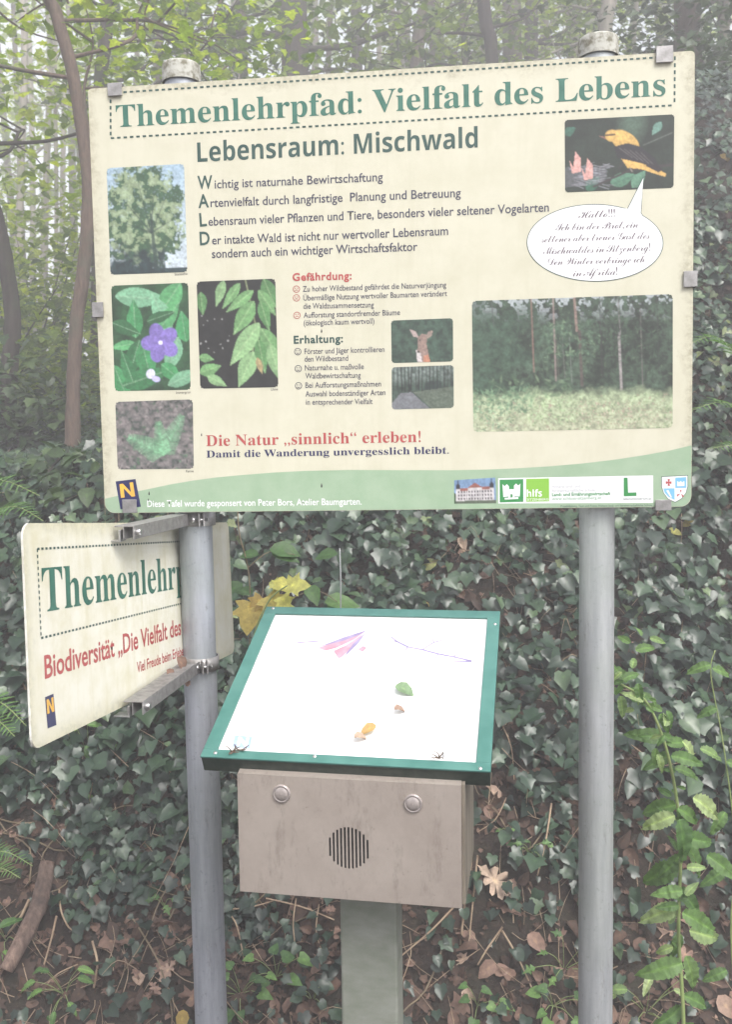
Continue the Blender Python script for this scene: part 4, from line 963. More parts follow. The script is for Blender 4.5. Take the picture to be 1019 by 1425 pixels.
# ------------------------------------------------------------------ ivy on the bank
def grad_n(x, y):
    e = 0.04; zx = (hz(x + e, y, False) - hz(x - e, y, False)) / (2 * e); zy = (hz(x, y + e, False) - hz(x, y - e, False)) / (2 * e)
    return unit(np.stack([-zx, -zy, np.ones_like(zx)], -1))
def hidden(px, py):
    """behind the board, the desk or a pole as seen from the path"""
    a = (px > 135) & (px < 962) & (py > 75) & (py < 705)
    b = (px > 320) & (px < 665) & (py > 850) & (py < 1245)
    c = (px > 45) & (px < 315) & (py > 735) & (py < 960)
    d = ((px > 256) & (px < 300)) | ((px > 810) & (px < 852))
    return a | b | c | d | (px < -5) | (px > 1024) | (py < -5) | (py > 1430)
def scatter_ivy(N):
    x = rng.uniform(-3.0, 3.6, N * 3); y = 2.2 + 5.0 * rng.uniform(0, 1, N * 3) ** 1.45
    z = hz(x, y); P = np.stack([x, y, z], -1); (pp, d) = proj(P); px, py = pp[:, 0], pp[:, 1]
    # dense carpet higher up, thinning out into leaf litter near the foot
    low = sstep(0.12, 0.46, z - 0.22 * vnoise(x, y, 1.6) - 0.10 * vnoise(x, y, 4.0) + 0.12 * sstep(0.3, 1.2, x))
    dens = 0.06 + 0.94 * low
    dens *= np.clip(0.70 + 0.7 * vnoise(x, y, 3.2), 0.10, 1)
    dens = np.maximum(dens, 0.62 * sstep(0.7, 1.0, z)); dens *= np.where(y > 5.2, 0.7, 1)
    dens *= ((px > -60) & (px < 1080) & (py > -40) & (py < 1500)) * 0.92 + 0.08
    keep = rng.uniform(0, 1, len(x)) < dens
    P = P[keep][:N]; return P
P = scatter_ivy(34000); n0 = grad_n(P[:, 0], P[:, 1]); N = len(P)
lift = rng.uniform(0.0, 0.15, N) * (0.35 + 0.65 * sstep(0.3, 0.8, P[:, 2])); P = P + n0 * (lift[:, None] + 0.012)
nr = unit(n0 * 0.55 + np.array([0, -0.35, 0.75]) + rng.normal(0, 0.38, (N, 3)))
tp = np.array([0, -0.7, -0.55]) + rng.normal(0, 0.55, (N, 3)); size = (0.020 + 0.036 * rng.beta(1.6, 1.6, N)) * np.where(rng.uniform(0, 1, N) < 0.10, 1.35, 1.0)
size *= 0.75 + 0.25 * sstep(0.2, 0.8, P[:, 2])
vr = np.clip(rng.beta(1.4, 2.2, N) + 0.12 * vnoise(P[:, 0], P[:, 1], 2.2), 0, 1)
ivy = empty('ivy', (0, 3.0, float(hz(0, 3.0)))); tag(ivy, 'dense dark green ivy carpet covering the bank behind the signs', 'ivy')
pp, dd = proj(P); vis = ~hidden(pp[:, 0], pp[:, 1]) & (lift > 0.03)
order = np.argsort(-(size / dd) * vis * (0.6 + 8 * lift)); pick = order[:300]; rest = np.setdiff1d(np.arange(N), pick)
ivy_t = [IVY, IVY2, IVY3, IVY]
loc = np.array(ivy.location)
link('leaves', leaves_mesh('ivy_leaves', ivy_t, P[rest] - loc, nr[rest], tp[rest], size[rest], vr[rest], jit=0.09), M['ivy'], ivy)['kind'] = 'stuff'
lm = []
for k in range(10):
    lm.append(leaves_mesh('ivy_leaf', [ivy_t[k % 4]], np.zeros((1, 3)), [[0, 0, 1]], [[0, 1, 0]], 1.0, np.array([0.15 + 0.075 * k]), jit=0.07)); lm[-1].materials.append(M['ivy'])
for j, i in enumerate(pick):
    o = bpy.data.objects.new('leaf', lm[j % 10]); COL.objects.link(o); o.parent = ivy
    n = nr[i]; t = unit(tp[i] - tp[i] @ n * n); b = np.cross(t, n); s = float(size[i]) * 1.1
    q = P[i] - loc
    o.matrix_basis = Matrix(((b[0] * s, t[0] * s, n[0] * s, q[0]), (b[1] * s, t[1] * s, n[1] * s, q[1]), (b[2] * s, t[2] * s, n[2] * s, q[2]), (0, 0, 0, 1)))
ac = Acc()                                            # ivy vines creeping between the leaves
for k in range(150):
    x, y = rng.uniform(-2.2, 2.6), rng.uniform(2.3, 4.6); a = rng.uniform(0, 6.28); pts = []
    for s in range(6):
        pts.append([x, y, float(hz(x, y)) + rng.uniform(0.005, 0.05)]); a += rng.normal(0, 0.5); x += 0.09 * math.cos(a); y += 0.09 * math.sin(a)
    ac.tube(np.array(pts) - loc, [0.0028, 0.0014], 5, 3)
o = link('vines', ac.mesh('vines'), M['stem_brown'], ivy); o['kind'] = 'stuff'

# ------------------------------------------------------------------ leaf litter and fine twigs
N = 24000
x = rng.uniform(-2.6, 2.8, N); y = 2.15 + 2.6 * rng.uniform(0, 1, N) ** 1.3; z = hz(x, y)
P = np.stack([x, y, z + rng.uniform(0.002, 0.016, N)], -1); n0 = grad_n(x, y)
tag(link('leaf_litter', leaves_mesh('leaf_litter', [CURL, OVATE, OAK, MAPLE, CURL], P, n0 + rng.normal(0, 0.45, (N, 3)), rng.normal(0, 1, (N, 3)), 0.012 + 0.045 * rng.uniform(0, 1, N) ** 1.6, np.clip(rng.beta(1.0, 2.3, N), 0, 1), jit=0.12), M['brown']),
    'brown fallen leaves lying on the bare soil at the foot of the bank', 'leaf litter', kind='stuff')
ac = Acc()
for k in range(1250):
    x, y = rng.uniform(-1.9, 2.0), 2.1 + (1.3 if k < 900 else 2.4) * rng.uniform() ** (1.5 if k < 900 else .8); a = rng.uniform(0, 6.28); L = rng.uniform(0.04, 0.20)
    b = a + rng.normal(0, 0.4); x2, y2 = x + L * .5 * math.cos(a), y + L * .35 * math.sin(a); x3, y3 = x2 + L * .5 * math.cos(b), y2 + L * .35 * math.sin(b)
    h = lambda p, q: float(hz(p, q)) + (rng.uniform(0.008, 0.03) if k < 900 else rng.uniform(0.03, 0.16))
    ac.tube([[x, y, h(x, y)], [x2, y2, h(x2, y2)], [x3, y3, h(x3, y3)]], [rng.uniform(.0007, .0017), .0006], 4, 3)
tag(link('twig_litter', ac.mesh('twig_litter'), M['twig']), 'thin dry twigs strewn over the leaf litter', 'twigs', kind='stuff')

def hit(px, py, lift=0.0):
    """the point of the bank that is seen at this spot of the photograph"""
    d = FW + RT * (px - CX) / F - UP * (py - CY) / F; t = 1.8
    while t < 60:
        p = EYE + d * t
        if p[2] < float(hz(p[0], p[1])) + lift: return p
        t += 0.01
    return EYE + d * 60

# single fallen leaves that stand out
def fallen(px, py, tpl, mat, L, ang, v, label, cat='leaf', tilt=0.3, lift=0.05):
    p = hit(px, py, lift); n = unit(np.array([0, -0.75, 0.65]) + rng.normal(0, tilt * 0.4, 3)); t = np.array([math.cos(ang), 0, -math.sin(ang)])
    o = link('fallen_leaf', leaves_mesh('fallen_leaf', [tpl], np.zeros((1, 3)), n[None], t[None], L, np.array([v]), jit=0.05), mat, None, p)
    return tag(o, label, cat, 'single fallen leaves')
fallen(664, 1203, OAK, M['brown'], 0.125, 0.85, 1.0, 'big pale tan oak leaf lying beside the steel box')
fallen(585, 792, OVATE, M['yellow'], 0.075, -0.6, 0.9, 'pale yellow oval leaf lying alone on the dark ivy below the board')
fallen(930, 738, OVATE, M['yellow'], 0.055, 0.4, 0.6, 'small cream yellow leaf on ivy, below the shield corner of the board')
fallen(752, 910, MAPLE, M['yellow'], 0.05, 0.5, 0.1, 'small orange yellow leaf on ivy between desk and clean pole')
fallen(640, 748, CURL, M['brown'], 0.05, 1.2, 1.0, 'tan curled leaf caught high in the ivy under the board centre')
fallen(966, 722, MAPLE, M['yellow'], 0.05, 2.5, 0.2, 'bright orange leaf beside the lower corner of the board')
fallen(595, 838, OVATE, M['yellow'], 0.05, 1.9, 0.1, 'small yellow leaf just behind the top edge of the desk')
fallen(785, 1025, OVATE, M['brown'], 0.05, 0.2, 0.75, 'rusty orange leaf in the ivy next to the clean pole')
fallen(735, 1300, CURL, M['brown'], 0.060, 0.9, 0.8, 'pinkish crumpled leaf on litter between post and clean pole')
fallen(690, 1340, CURL, M['brown'], 0.055, 2.4, 0.85, 'reddish curled leaf low down beside the square post')
fallen(225, 1225, CURL, M['brown'], 0.065, 0.3, 0.8, 'pinkish brown leaf heap piece beside the bluish pole')
fallen(245, 1335, OAK, M['brown'], 0.065, 2.0, 0.9, 'light brown lobed leaf at the foot of the bluish pole')
fallen(110, 1250, OVATE, M['brown'], 0.07, 0.2, 0.8, 'broad flat brown leaf beside the rotten branch')
fallen(255, 1405, OVATE, M['yellow'], 0.05, 1.7, 0.0, 'small ochre leaf at the lowest edge next to the bluish pole')
fallen(1000, 1385, OVATE, M['brown'], 0.07, 1.0, .9, 'large pale brown leaf under the nettle plant')
fallen(1003, 215, OVATE, M['yellow'], 0.07, 1.0, 0.0, 'rusty leaf high on the shaded bank beside the board')

# ------------------------------------------------------------------ dry stalks and branches
def stalk(name, pts, r, mat, label, cat, group=None, seg=6, wob=0.0, lift=None):
    P = [np.array(p, float) for p in pts]; base = P[0]
    ac = Acc(); ac.tube([p - base for p in P], r, seg, 5, wob)
    return tag(link(name, ac.mesh(name), mat, None, base), label, cat, group)
def hs(px, py, l): return hit(px, py, l)
G2 = 'dry stalks on the bank'
for pts, r, lab in (
    ([(651, 1150, .10), (656, 1195, .10), (648, 1250, .08), (641, 1315, .01)], [.0045, .003], 'pale curved stalk hanging down beside the box edge'),
    ([(665, 1190, .12), (660, 1240, .08), (652, 1320, .01)], [.0028, .002], 'second thinner pale stalk next to the box edge'),
    ([(632, 1262, .09), (600, 1295, .08), (553, 1335, .02)], [.003, .002], 'straight twig slanting down from the box corner to the post'),
    ([(700, 1290, .06), (680, 1318, .04), (665, 1343, .01)], [.003, .0022], 'short straight stick right above the crumpled pink leaf'),
    ([(699, 1295, .05), (720, 1330, .05), (745, 1385, .01)], [.003, .0018], 'long thin stalk running down towards the clean pole foot'),
    ([(768, 1118, .10), (760, 1170, .08), (748, 1220, .01)], [.003, .002], 'upright pale stalk in the ivy close to the clean pole'),
    ([(82, 1238, .05), (84, 1265, .08), (95, 1290, .07), (112, 1300, .01)], [.0032, .0018], 'hooked pale stem bending over bare soil'),
    ([(78, 1275, .05), (70, 1310, .04), (57, 1355, .01)], [.0035, .002], 'straight grey stick below the hooked pale stem'),
    ([(40, 1252, .07), (26, 1280, .06), (5, 1305, .03)], [.0045, .003], 'yellowish stick crossing in front of the rotten branch'),
    ([(128, 1310, .04), (135, 1340, .05), (130, 1375, .01)], [.0035, .003], 'stubby cream stalk standing in the litter'),
    ([(108, 1342, .03), (80, 1355, .03), (60, 1375, .01)], [.002, .0015], 'thin twig lying along the litter near the frame edge'),
    ([(272, 1255, .04), (258, 1232, .06), (255, 1205, .02)], [.0022, .0015], 'small twig leaning at the bluish pole'),
    ([(316, 1268, .05), (330, 1290, .06), (341, 1345, .01)], [.0028, .0018], 'curved brown stem between bluish pole and square post'),
    ([(370, 1250, .08), (420, 1262, .07), (465, 1280, .04)], [.0026, .0018], 'pale stem lying across the soil under the box'),
    ([(315, 1266, .07), (350, 1262, .08), (385, 1252, .06)], [.0022, .0018], 'thin horizontal stem under the box corner'),
    ([(444, 1258, .09), (440, 1295, .05), (450, 1330, .01)], [.0022, .0014], 'thin drooping stem right beside the square post'),
    ([(412, 1250, .09), (408, 1290, .06), (415, 1340, .01)], [.0022, .0014], 'fine upright stem under the middle of the box'),
    ([(700, 1010, .08), (712, 1040, .08), (716, 1085, .04)], [.0022, .0014], 'short bent stem in the ivy beside the desk corner'),
    ([(0, 905, .10), (20, 930, .12), (38, 965, .06)], [.0045, .003], 'reddish brown twig arching beside the slanted sign'),
    ([(705, 1110, .08), (690, 1140, .07), (665, 1158, .04)], [.0018, .0014], 'thin arched runner beside the box side panel')):
    stalk('dry_stalk', [hs(*p) for p in pts], r, M['twig'], lab, 'stalk', G2)
stalk('rotten_branch', [hs(66, 1200, .10), hs(56, 1250, .09), hs(40, 1290, .09), hs(8, 1350, .06)], [.020, .024, .023, .018], M['deadwood'], 'thick rotten brown branch lying down the bank with pale broken bark', 'branch', seg=14, wob=0.10)
stalk('tree_stump_shoot', [hs(94, 1040, .05) + np.array([0, 0, .16]), hs(94, 1045, .05), hs(88, 1078, .02)], [.02, .021, .024], M['deadwood'], 'short brown broken stem standing below the slanted sign', 'stump', seg=10, wob=0.1)
stalk('dry_stalk', [hs(78, 1040, .08), hs(81, 1062, .06), hs(83, 1090, .02)], [.007, .006], M['twig'], 'short pale snapped stalk beside the broken brown stem', 'stalk', G2, 7)
p = at(474, 825, 2.2); stalk('dry_stalk', [at(474, 870, 2.25), at(474.5, 815, 2.2), at(473, 763, 2.2)], [.0022, .0012], M['white'], 'thin white upright grass stalk just behind the desk', 'stalk', G2, 5)

# ------------------------------------------------------------------ plants with stems and leaves
def plant(name, label, cat, base, stems, leaves, tpls, lmat, smat, group=None, leafname='leaf'):
    """stems: list of (points, radii); leaves: list of (point, tip direction, normal, length, shade)"""
    t = empty(name, base); tag(t, label, cat, group); b = np.array(base)
    for pts, r in stems:
        ac = Acc(); ac.tube([np.array(p) - b for p in pts], r, 7, 5); link('stem', ac.mesh('stem'), smat, t)
    for k, (p, d, n, L, v) in enumerate(leaves):
        me = leaves_mesh('leaf', [tpls[k % len(tpls)]], np.zeros((1, 3)), np.array([n], float), np.array([d], float), L, np.array([v]), jit=0.05)
        link(leafname, me, lmat, t, np.array(p) - b)
    return t
def img(dx, dy, dz=0.0): return np.array([dx, dz, -dy], float)
# tall nettle by the clean pole
Yn = 1.75
st = [at(x, y, Yn + 0.02 * math.sin(y / 90)) for x, y in ((952, 1640), (952, 1425), (945, 1300), (948, 1180), (942, 1110), (930, 1050), (915, 1005), (896, 972), (865, 952))]
nl = []
for x, y, tx, ty, Lp, v in ((872, 950, -0.3, -1, 42, .5), (868, 945, 1, -.5, 38, .4), (880, 930, .3, -1, 30, .7), (885, 905, 1, -.2, 42, .5), (878, 895, -.6, -.6, 26, .6), (905, 888, 1, .3, 30, .7), (893, 885, .2, -1, 26, .6), (866, 935, -.6, .5, 22, .8),
    (925, 1028, -1, -.1, 60, .45), (928, 1035, 1, -.3, 50, .5), (932, 1050, -1, .55, 48, .3), (935, 1052, 1, .35, 58, .4), (950, 1032, 1, .62, 62, 1.0), (940, 1070, 1, .1, 52, .5), (975, 1042, 1, .1, 46, .7),
    (942, 1120, -1, -.1, 66, .5), (940, 1135, -1, .35, 58, .95), (944, 1125, 1, .5, 60, .5), (965, 1110, 1, .45, 78, 1.0), (946, 1140, .2, 1, 80, .15), (948, 1172, .8, .6, 92, .4), (950, 1165, 1, .15, 70, .35), (948, 1190, -.6, .5, 50, .5),
    (985, 1190, .8, .7, 70, .45), (946, 1205, -1, .25, 78, .45), (948, 1235, .5, .8, 60, .2), (950, 1240, -1, .1, 46, .6), (944, 1262, -1, .5, 66, .9), (950, 1270, 1, .35, 80, .55), (960, 1295, 1, .12, 78, .8),
    (948, 1300, -.5, .9, 40, .5), (950, 1340, -1, .25, 72, .6), (955, 1330, .25, 1, 70, .65), (952, 1385, 1, .3, 60, .4), (948, 1400, -1, .6, 60, .3), (952, 1425, .8, .6, 60, .4)):
    L = Lp / F * Yn * (0.72 if tx > 0 else 0.84); d = img(tx, ty, rng.uniform(-.5, .2)); n = np.array([rng.uniform(-.4, .4), -0.85, 0.55]) + rng.normal(0, .15, 3)
    nl.append((at(x, y, Yn + rng.uniform(-.05, .05)), d, n, L, v))
sp_, _q = smooth_path(st, [1, 1], 6)
for k in range(46):
    q = sp_[rng.integers(12, len(sp_))]; a_ = rng.uniform(0, 6.28); nl.append((q + rng.normal(0, .012, 3), img(math.cos(a_), math.sin(a_), rng.uniform(-.6, .6)), np.array([rng.uniform(-.5, .5), -.8, .5]), rng.uniform(.016, .040), rng.uniform(.2, .9)))
plant('nettle_plant', 'tall pale green stinging nettle with serrated leaves leaning towards the clean pole', 'nettle', (st[0][0], st[0][1], max(0.0, st[0][2])), [(st, [.0042, .0022])], nl, [NETTLE], M['nettle'], M['stem'])
st = [at(x, y, 1.95) for x, y in ((1030, 1450), (1018, 1300), (1024, 1180), (1008, 1040), (990, 940), (996, 905))]; nl = []
for x, y, tx, ty, Lp, v in ((990, 925, -1, .1, 46, .5), (992, 930, 1, .2, 40, .6), (998, 985, -1, .3, 40, .3), (1012, 1060, 1, .3, 50, .5), (1010, 1130, -.6, .8, 50, .5), (1010, 1210, -.8, .4, 55, .3), (1012, 1350, -1, .3, 50, .4)):
    nl.append((at(x, y, 1.95), img(tx, ty, -.2), np.array([0, -.8, .6]), Lp / F * 1.95 * .7, v))
plant('nettle_plant', 'second darker nettle stem partly cut off by the picture edge', 'nettle', (st[0][0], st[0][1], max(0.0, st[0][2])), [(st, [.0022, .0012])], nl, [NETTLE], M['nettle'], M['stem'])
# bramble with yellowing leaves behind the desk
Yb = 2.25
bl = [(at(x, y, Yb + rng.uniform(-.04, .04)), img(tx, ty, -.3), np.array([rng.uniform(-.3, .3), -0.75, .6]), Lp / F * Yb * .85, v) for x, y, tx, ty, Lp, v in (
    (392, 822, .3, -1, 34, .5), (400, 815, 1, -.2, 38, .6), (392, 830, .4, .7, 30, .5), (386, 815, -.7, -.7, 22, .7))]
bg = [(350, 838, -.1, 1, 46, .1), (372, 830, .5, .5, 40, .2), (365, 832, -.7, .8, 28, .0), (395, 838, .2, 1, 24, .9)]
t = plant('bramble', 'bramble with lobed bright yellow leaves behind the top edge of the desk', 'bramble', tuple(at(360, 1010, Yb)), [([at(360, 1010, Yb), at(352, 900, Yb), at(372, 840, Yb), at(395, 818, Yb), at(410, 812, Yb)], [.003, .0014])],
      bl + [(at(x, y, Yb + .03), img(tx, ty, -.3), np.array([0, -0.75, .6]), Lp / F * Yb, v) for x, y, tx, ty, Lp, v in bg], [MAPLE], M['yellow'], M['stem'])
gl = [(430, 815, .3, 1, 34, .4), (452, 838, 1, -.3, 48, .7), (455, 842, .9, .3, 34, .5), (375, 765, 1, -.15, 46, .3), (378, 768, 1, .25, 40, .2), (470, 770, -1, -.1, 34, .2), (352, 826, -.5, -.6, 30, .2), (338, 812, -.6, .4, 34, .1), (360, 772, -.8, -.4, 30, .2)]
plant('climbing_stem', 'thin climbing stem with rounded green leaves behind the desk', 'climber', tuple(at(345, 1000, 2.3)), [([at(345, 1000, 2.3), at(348, 850, 2.3), at(345, 790, 2.3), at(332, 735, 2.3), at(331, 660, 2.32)], [.002, .0015]), ([at(348, 860, 2.3), at(400, 835, 2.3), at(440, 822, 2.3), at(470, 838, 2.3)], [.0016, .001]), ([at(345, 790, 2.3), at(375, 768, 2.3), at(410, 772, 2.3)], [.0014, .0009])],
      [(at(x, y, 2.3), img(tx, ty, -.2), np.array([0, -.6, .8]), Lp / F * 2.3, v) for x, y, tx, ty, Lp, v in gl], [OVATE], M['herb'], M['stem_brown'])

# small herbs
def herb(px, py, n, L, label, cat='herb', tpl=OVATE, mat='herb', spread=0.05, hgt=0.05, group='small green herbs', up=0.9, name='herb'):
    b = hit(px, py); st, lv = [], []
    for k in range(n):
        a = 2 * math.pi * k / n + rng.uniform(-.4, .4); q = b + np.array([spread * math.cos(a) * rng.uniform(.4, 1), -abs(spread * .6 * math.sin(a)) - .01, hgt * rng.uniform(.6, 1.3) + spread * .6 * math.sin(a)])
        st.append(([b, (b + q) / 2 + np.array([0, -.005, .012]), q], [.0012, .0008]))
        lv.append((q, np.array([math.cos(a), -.3, math.sin(a) * .6]), np.array([0, -.55, up]) + rng.normal(0, .15, 3), L * .66 * rng.uniform(.7, 1.25), rng.uniform(.1, 1)))
    return plant(name, label, cat, tuple(b), st, lv, [tpl], M[mat], M['stem'], group)
herb(125, 1062, 5, .075, 'bright green sprig with pointed leaflets directly under the slanted sign', hgt=.09, spread=.07, tpl=NETTLE)
herb(118, 1105, 5, .055, 'lower light green sprig growing beside the snapped stalk', hgt=.05)
herb(228, 1262, 4, .045, 'tiny bright green seedling next to the bluish pole', tpl=SPRAY, hgt=.03, spread=.03)
herb(738, 1190, 8, .035, 'feathery bright herb robert in the ivy beside the clean pole', tpl=SPRAY, hgt=.04, spread=.05)
herb(705, 1160, 2, .03, 'pair of tiny light leaves next to the box side', hgt=.02, spread=.02)
herb(335, 1385, 9, .055, 'leafy strawberry-like clump at the foot between pole and post', hgt=.06, spread=.09, tpl=IVY3)
herb(385, 1360, 7, .055, 'second leafy clump close to the square post', hgt=.05, spread=.07, tpl=IVY3)
herb(435, 1395, 5, .05, 'dark small-leaved clump touching the square post', hgt=.04, spread=.05, tpl=IVY2, mat='ivy')
herb(90, 1385, 9, .06, 'fresh green clump near the lowest corner under the rotten branch', hgt=.05, spread=.09, tpl=NETTLE)
herb(8, 1310, 4, .075, 'bright leaf tuft beside the rotten branch end', hgt=.03, spread=.05, tpl=NETTLE)
herb(665, 1400, 6, .05, 'low rosette on the other side of the square post', hgt=.04, spread=.06, tpl=IVY3)
herb(785, 1350, 7, .05, 'pale feathery sprig at the clean pole foot', tpl=SPRAY, hgt=.06, spread=.10)
herb(770, 1400, 7, .05, 'yellow green rosette at the clean pole foot', hgt=.03, spread=.08, tpl=IVY3)
herb(900, 1410, 8, .07, 'mixed green clump growing around the nettle base', hgt=.07, spread=.10, tpl=NETTLE, mat='nettle')
herb(20, 700, 7, .10, 'broad grey green leaves at the crest beside the board', hgt=.10, spread=.16, tpl=OVATE, mat='ivy')
herb(95, 700, 7, .10, 'broad leaves under the reddish trunk', hgt=.12, spread=.16, tpl=OVATE, mat='ivy')

# ferns
def frond_mesh(pts, hw, n=26, droop=0.25):
    P, R = smooth_path(pts, [1, 1], 8); T_ = unit(np.gradient(P, axis=0)); pos, nn, tt, ss = [], [], [], []
    side_ = unit(np.cross(T_[0], np.array([0, -.45, 1.0]))); 
    for k in range(n):
        u = (k + 1) / (n + 1); i = u * (len(P) - 1); i0 = int(i); p = P[i0] + (P[min(i0 + 1, len(P) - 1)] - P[i0]) * (i - i0)
        t = T_[i0]; sd = unit(np.cross(t, np.array([0, -.45, 1.0]))); w = hw * math.sin(math.pi * min(1, 0.18 + u * 0.82)) ** 0.8 * (1.05 - u * .5)
        for s in (1, -1):
            pos.append(p); nn.append(np.cross(sd, t) * 1.0 + rng.normal(0, .1, 3)); tt.append(s * sd + t * 0.35 + np.array([0, 0, -droop])); ss.append(w * rng.uniform(.9, 1.08))
    return np.array(pos), np.array(nn), np.array(tt), np.array(ss)
PINNA = fan([(0, 0), (0.11, 0.08), (0.07, 0.16), (0.12, 0.24), (0.075, 0.33), (0.11, 0.42), (0.065, 0.52), (0.09, 0.62), (0.05, 0.72), (0.055, 0.82), (0, 1.0)], (0, .4), .3, .15)
def fern(label, base, fronds, hw):
    t = empty('fern', base); tag(t, label, 'fern', 'ferns on the bank'); b = np.array(base)
    for pts in fronds:
        pts = [np.array(p) - b for p in pts]; pos, nn, tt, ss = frond_mesh(pts, hw)
        fr = link('frond', leaves_mesh('frond', [PINNA], pos, nn, tt, ss, np.full(len(pos), rng.uniform(.2, .9))), M['fern'], t)
        ac = Acc(); ac.tube(pts, [.0025, .001], 5, 4); link('rachis', ac.mesh('rachis'), M['stem'], fr)
b = hit(1075, 640)
fern('big fern spreading in beside the lower half of the board', tuple(b), [[b, at(1040, 520, 3.6), at(1000, 470, 3.5), at(962, 478, 3.45)], [b, at(1060, 590, 3.6), at(1010, 560, 3.5), at(960, 572, 3.4)], [b, at(1090, 520, 3.7), at(1060, 440, 3.6), at(1010, 415, 3.5)], [b, at(1060, 640, 3.5), at(1030, 620, 3.4), at(985, 625, 3.3)]], .11)
b = hit(-60, 1235)
fern('light fern frond reaching in at the frame edge above the rotten branch', tuple(b), [[b, at(-40, 1195, 2.35), at(5, 1185, 2.3), at(45, 1205, 2.25)], [b, at(-30, 1215, 2.3), at(0, 1208, 2.25), at(28, 1222, 2.2)]], .055)
b = hit(-70, 1040)
fern('pale fern frond beside the lower corner of the slanted sign', tuple(b), [[b, at(-50, 985, 2.2), at(-5, 975, 2.1), at(36, 1010, 2.05)], [b, at(-50, 1010, 2.2), at(-10, 1000, 2.1), at(20, 1025, 2.05)]], .07)
b = hit(-50, 760); fern('small shaded fern at the crest near the reddish trunk', tuple(b), [[b, at(-30, 690, 3.0), at(0, 668, 2.95), at(55, 690, 2.9)], [b, at(-20, 720, 3.0), at(20, 705, 2.9), at(60, 725, 2.8)]], .09)

# things lying on the desk
def desk_pt(px, py, h=0.004):
    c = D(px, py); return (Matrix.Translation(dO) @ dR.to_4x4()) @ Vector((c[0], -h, c[1]))
dn = dR @ Vector((0, -1, 0))
def on_desk(px, py, tpl, mat, L, ax, v, label, scx=1.0):
    p = desk_pt(px, py); t = dR @ Vector((ax[0], 0, -ax[1]))
    o = link('fallen_leaf', leaves_mesh('desk_leaf', [tpl], np.zeros((1, 3)), np.array([dn]), np.array([t]), L, np.array([v]), jit=0.04), mat, None, p)
    tag(o, label, 'leaf', 'leaves lying on the desk')
on_desk(554, 956, OVATE, M['pale_green'], .036, (1, .55), .45, 'green oval leaf lying on the white desk panel')
on_desk(551, 991, CURL, M['brown'], .020, (1, -.4), .9, 'tiny brown curled leaf just below the green leaf on the desk')
on_desk(527, 1012, OVATE, M['orange_leaf'], .030, (-1, .7), .4, 'yellow orange leaf on the lower half of the desk panel')
on_desk(496, 1030, CURL, M['brown'], .022, (1, -.5), 1.0, 'pale orange brown scrap touching the yellow leaf on the desk')
def scrap(px, py, label):
    p = desk_pt(px, py, 0.0035); t = link('dry_scrap', None, None) if 0 else None
    ac = Acc()
    for k in range(6):
        a = rng.uniform(-.6, .6) + (math.pi if k % 2 else 0); q = np.array([0, 0, 0.0]); pts = [q]
        for s in range(3):
            a += rng.normal(0, .6); q = q + np.array([.0042 * math.cos(a), rng.uniform(-.003, .001), .0035 * math.sin(a) + .002]); pts.append(q)
        ac.tube(pts, [.0012, .0005], 5, 3)
    tag(link('dry_scrap', ac.mesh('dry_scrap'), M['twig_dark'], None, p), label, 'debris', 'scraps on the desk rim')
scrap(325, 1050, 'dark curled twig scrap on the desk rim near the pale N logo'); scrap(337, 1047, 'small dark scrap beside the curled twig scrap on the desk rim'); scrap(613, 1057, 'dark tangled scrap on the desk rim near the far screw')
# dead leaves caught behind the lower bracket of the side sign
for px, py, L, tp_, lab in ((205, 962, .022, MAPLE, 'dead leaf lying on the lower bracket of the slanted sign'), (236, 915, .030, CURL, 'brown withered leaf caught between slanted sign and pole'), (222, 932, .022, CURL, 'second withered leaf in front of the small red lettering'), (240, 938, .028, OAK, 'crumpled leaf wedged above the lower bracket')):
    Yq = 1.40 + (px - 170) * .0026 
    o = link('dead_leaf', leaves_mesh('dead_leaf', [tp_], np.zeros((1, 3)), np.array([[.5, -.7, .4]]), np.array([[.3, .2, -.6]]), L, np.array([.7]), jit=.12), M['brown'], None, at(px, py, Yq) + np.array([0.012, 0, 0])); tag(o, lab, 'leaf', 'dead leaves on the side sign')

